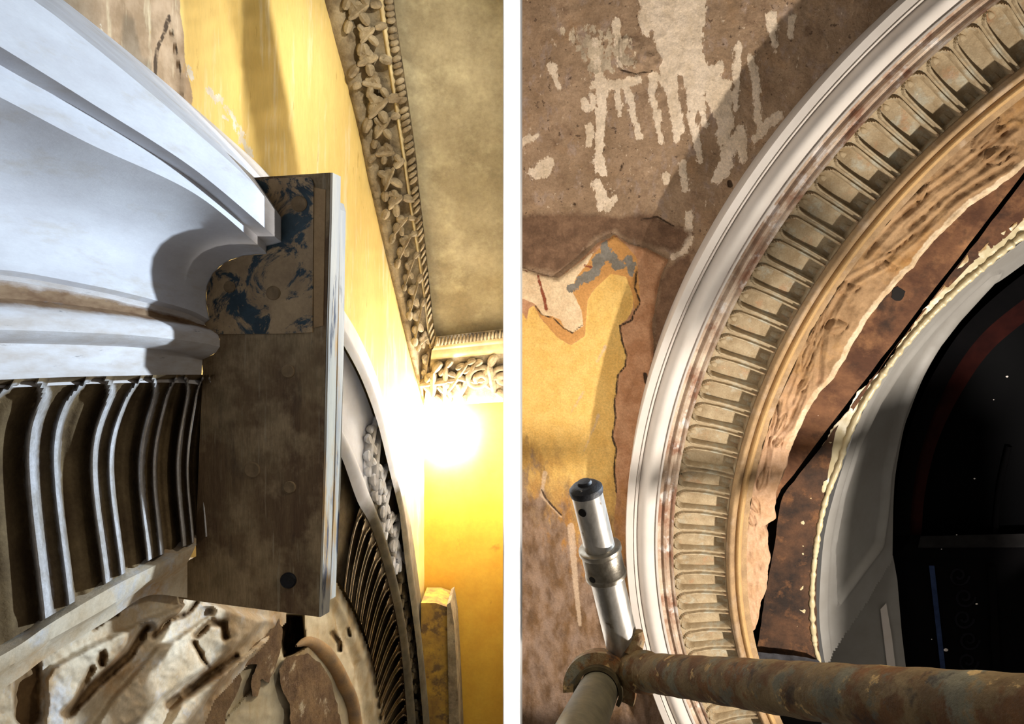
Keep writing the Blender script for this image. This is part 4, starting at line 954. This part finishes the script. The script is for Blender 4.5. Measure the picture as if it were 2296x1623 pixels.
led = thing('scaffold_tube', 'thick rusty paint-splashed scaffold tube crossing the bottom of the arch', 'scaffold tube', tuple(at([1700, 1540], 1.0)))
a_, b_ = at(np.array([1412., 1503.]), 1.26), at(np.array([2290., 1602.]), 0.56)
ts_ = np.linspace(0, 1.25, 60)[:, None]
tube('tube', a_ + (b_ - a_) * ts_, 0.0290 + 0.0005 * np.sin(np.arange(60) * 1.7), M_rust, led, seg=40)
tube('end_sleeve', a_ + (b_ - a_) * np.array([[-0.02], [0.0], [0.01], [0.09], [0.1]]), [0.028, 0.032, 0.033, 0.033, 0.0295], M_rust, led, seg=40)
for px, r in [((1622,1502),0.006),((2105,1548),0.006),((2068,1530),0.004)]:
    tdir = (b_ - a_); rr_ = rays(np.array(px, float)); 
    nrm = np.cross(tdir, rr_); # closest approach of the view ray and tube axis
    M3 = np.stack([rr_, -tdir, nrm], 1); sol3 = np.linalg.solve(M3, a_); dist = sol3[2] * np.linalg.norm(nrm)
    pnt = rr_ * (sol3[0] - math.sqrt(max(0, 0.029 ** 2 - dist ** 2)) / np.linalg.norm(rr_)); V = []; Fc = []
    blob(V, Fc, pnt, X, Z, Y_, r, r * 0.9, 0.003); mesh_obj('paint_splash', V, Fc, M_speck, led)

cl = thing('scaffold_coupler', 'rusty hooked coupler gripping the grey tube end', 'coupler', tuple(at([1340, 1490], 1.24)))
cc = at(np.array([1342., 1548.]), 1.22)
tdir2 = at(np.array([1272., 1700.]), 0.86) - at(np.array([1345., 1540.]), 1.22); tdir2 /= np.linalg.norm(tdir2)
sx = np.cross(tdir2, [0, 0, 1]); sx /= np.linalg.norm(sx); sx = sx if sx[0] > 0 else -sx; sz_ = np.cross(sx, tdir2); sz_ = sz_ if sz_[2] > 0 else -sz_
def hook(name, r0, r1, L0, L1, a0, a1, m, parent, n=30):
    an = np.linspace(a0, a1, n); V = []
    for a in an:
        d_ = sx * math.cos(a) + sz_ * math.sin(a)
        for r, L in ((r0, L0), (r1, L0), (r1 * 1.03, (L0 + L1) / 2), (r1, L1), (r0, L1)): V.append(cc + d_ * r + tdir2 * L)
    f = [tuple(q) for q in gridfaces(n, 5, True)] + [(0,1,2,3,4), tuple(range((n - 1) * 5, n * 5))[::-1]]
    return mesh_obj(name, V, f, m, parent)
hook('saddle', 0.037, 0.058, -0.045, 0.000, -0.35, math.pi + 0.15, M_rust, cl)
hook('inner_jaw', 0.033, 0.039, -0.03, 0.016, -0.5, math.pi + 0.3, mat('grey_brown_jaw', (96, 84, 58), (66, 56, 40), 30, bump=0.4, rough=0.5, metal=0.3), cl)
tube('bolt', [at(np.array([1418., 1470.]), 1.23), at(np.array([1430., 1430.]), 1.24), at(np.array([1428., 1415.]), 1.24)], [0.014, 0.012, 0.010], M_rust, cl, seg=14)
tb = tube('scaffold_tube', [cc + tdir2 * l for l in (-0.02, 0.05, 0.2, 0.45)], 0.0315, M_tube, None, seg=40)
tag(tb, 'grey green scaffold tube running toward the camera under the coupler', 'scaffold tube')

# ---- scaffold tubes just outside the picture whose shadows fall across both walls
def shadow_tube(L, plane, h, p0, p1, s, r, label):
    a = plane.hit(np.array(p0, float), h); b = plane.hit(np.array(p1, float), h); L = np.array(L)
    o = tube('scaffold_tube', [L + (a - L) * s, L + (a + b - 2 * L) * 0.5 * s, L + (b - L) * s], r, M_tube, None, seg=24)
    return tag(o, label, 'scaffold tube')
shadow_tube(LR, R, 0.06, (1100, 1030), (2350, 1045), 0.36, 0.019, 'level scaffold tube below the view shading the arch in a band')
shadow_tube(LR, R, 0.10, (1480, 690), (1900, 440), 0.26, 0.016, 'slanting scaffold tube below the view shading the white moulding')
shadow_tube(LH, W, 0.0, (530, -160), (648, 470), 0.22, 0.0175, 'upright scaffold tube above the view shading the yellow wall')

def shadow_board(L, plane, h, poly, s, th, label):  # added board out of view, cut to the outline of the shade it throws
    L = np.array(L); P = L + (plane.hit(np.array(poly, float), h) - L) * s
    nrm = np.cross(P[1] - P[0], P[-1] - P[0]); nrm /= np.linalg.norm(nrm)
    return tag(prism('shade_board', P, P + nrm * th, M_board), label, 'added board')
shadow_board(LR, R, -0.12, [(1985,860),(1905,1010),(1876,1150),(1858,1330),(1856,1600),(2350,1600),(2350,1010),(2040,900)], 0.27, 0.018, 'unseen board added below the view to shade the lower reveal')
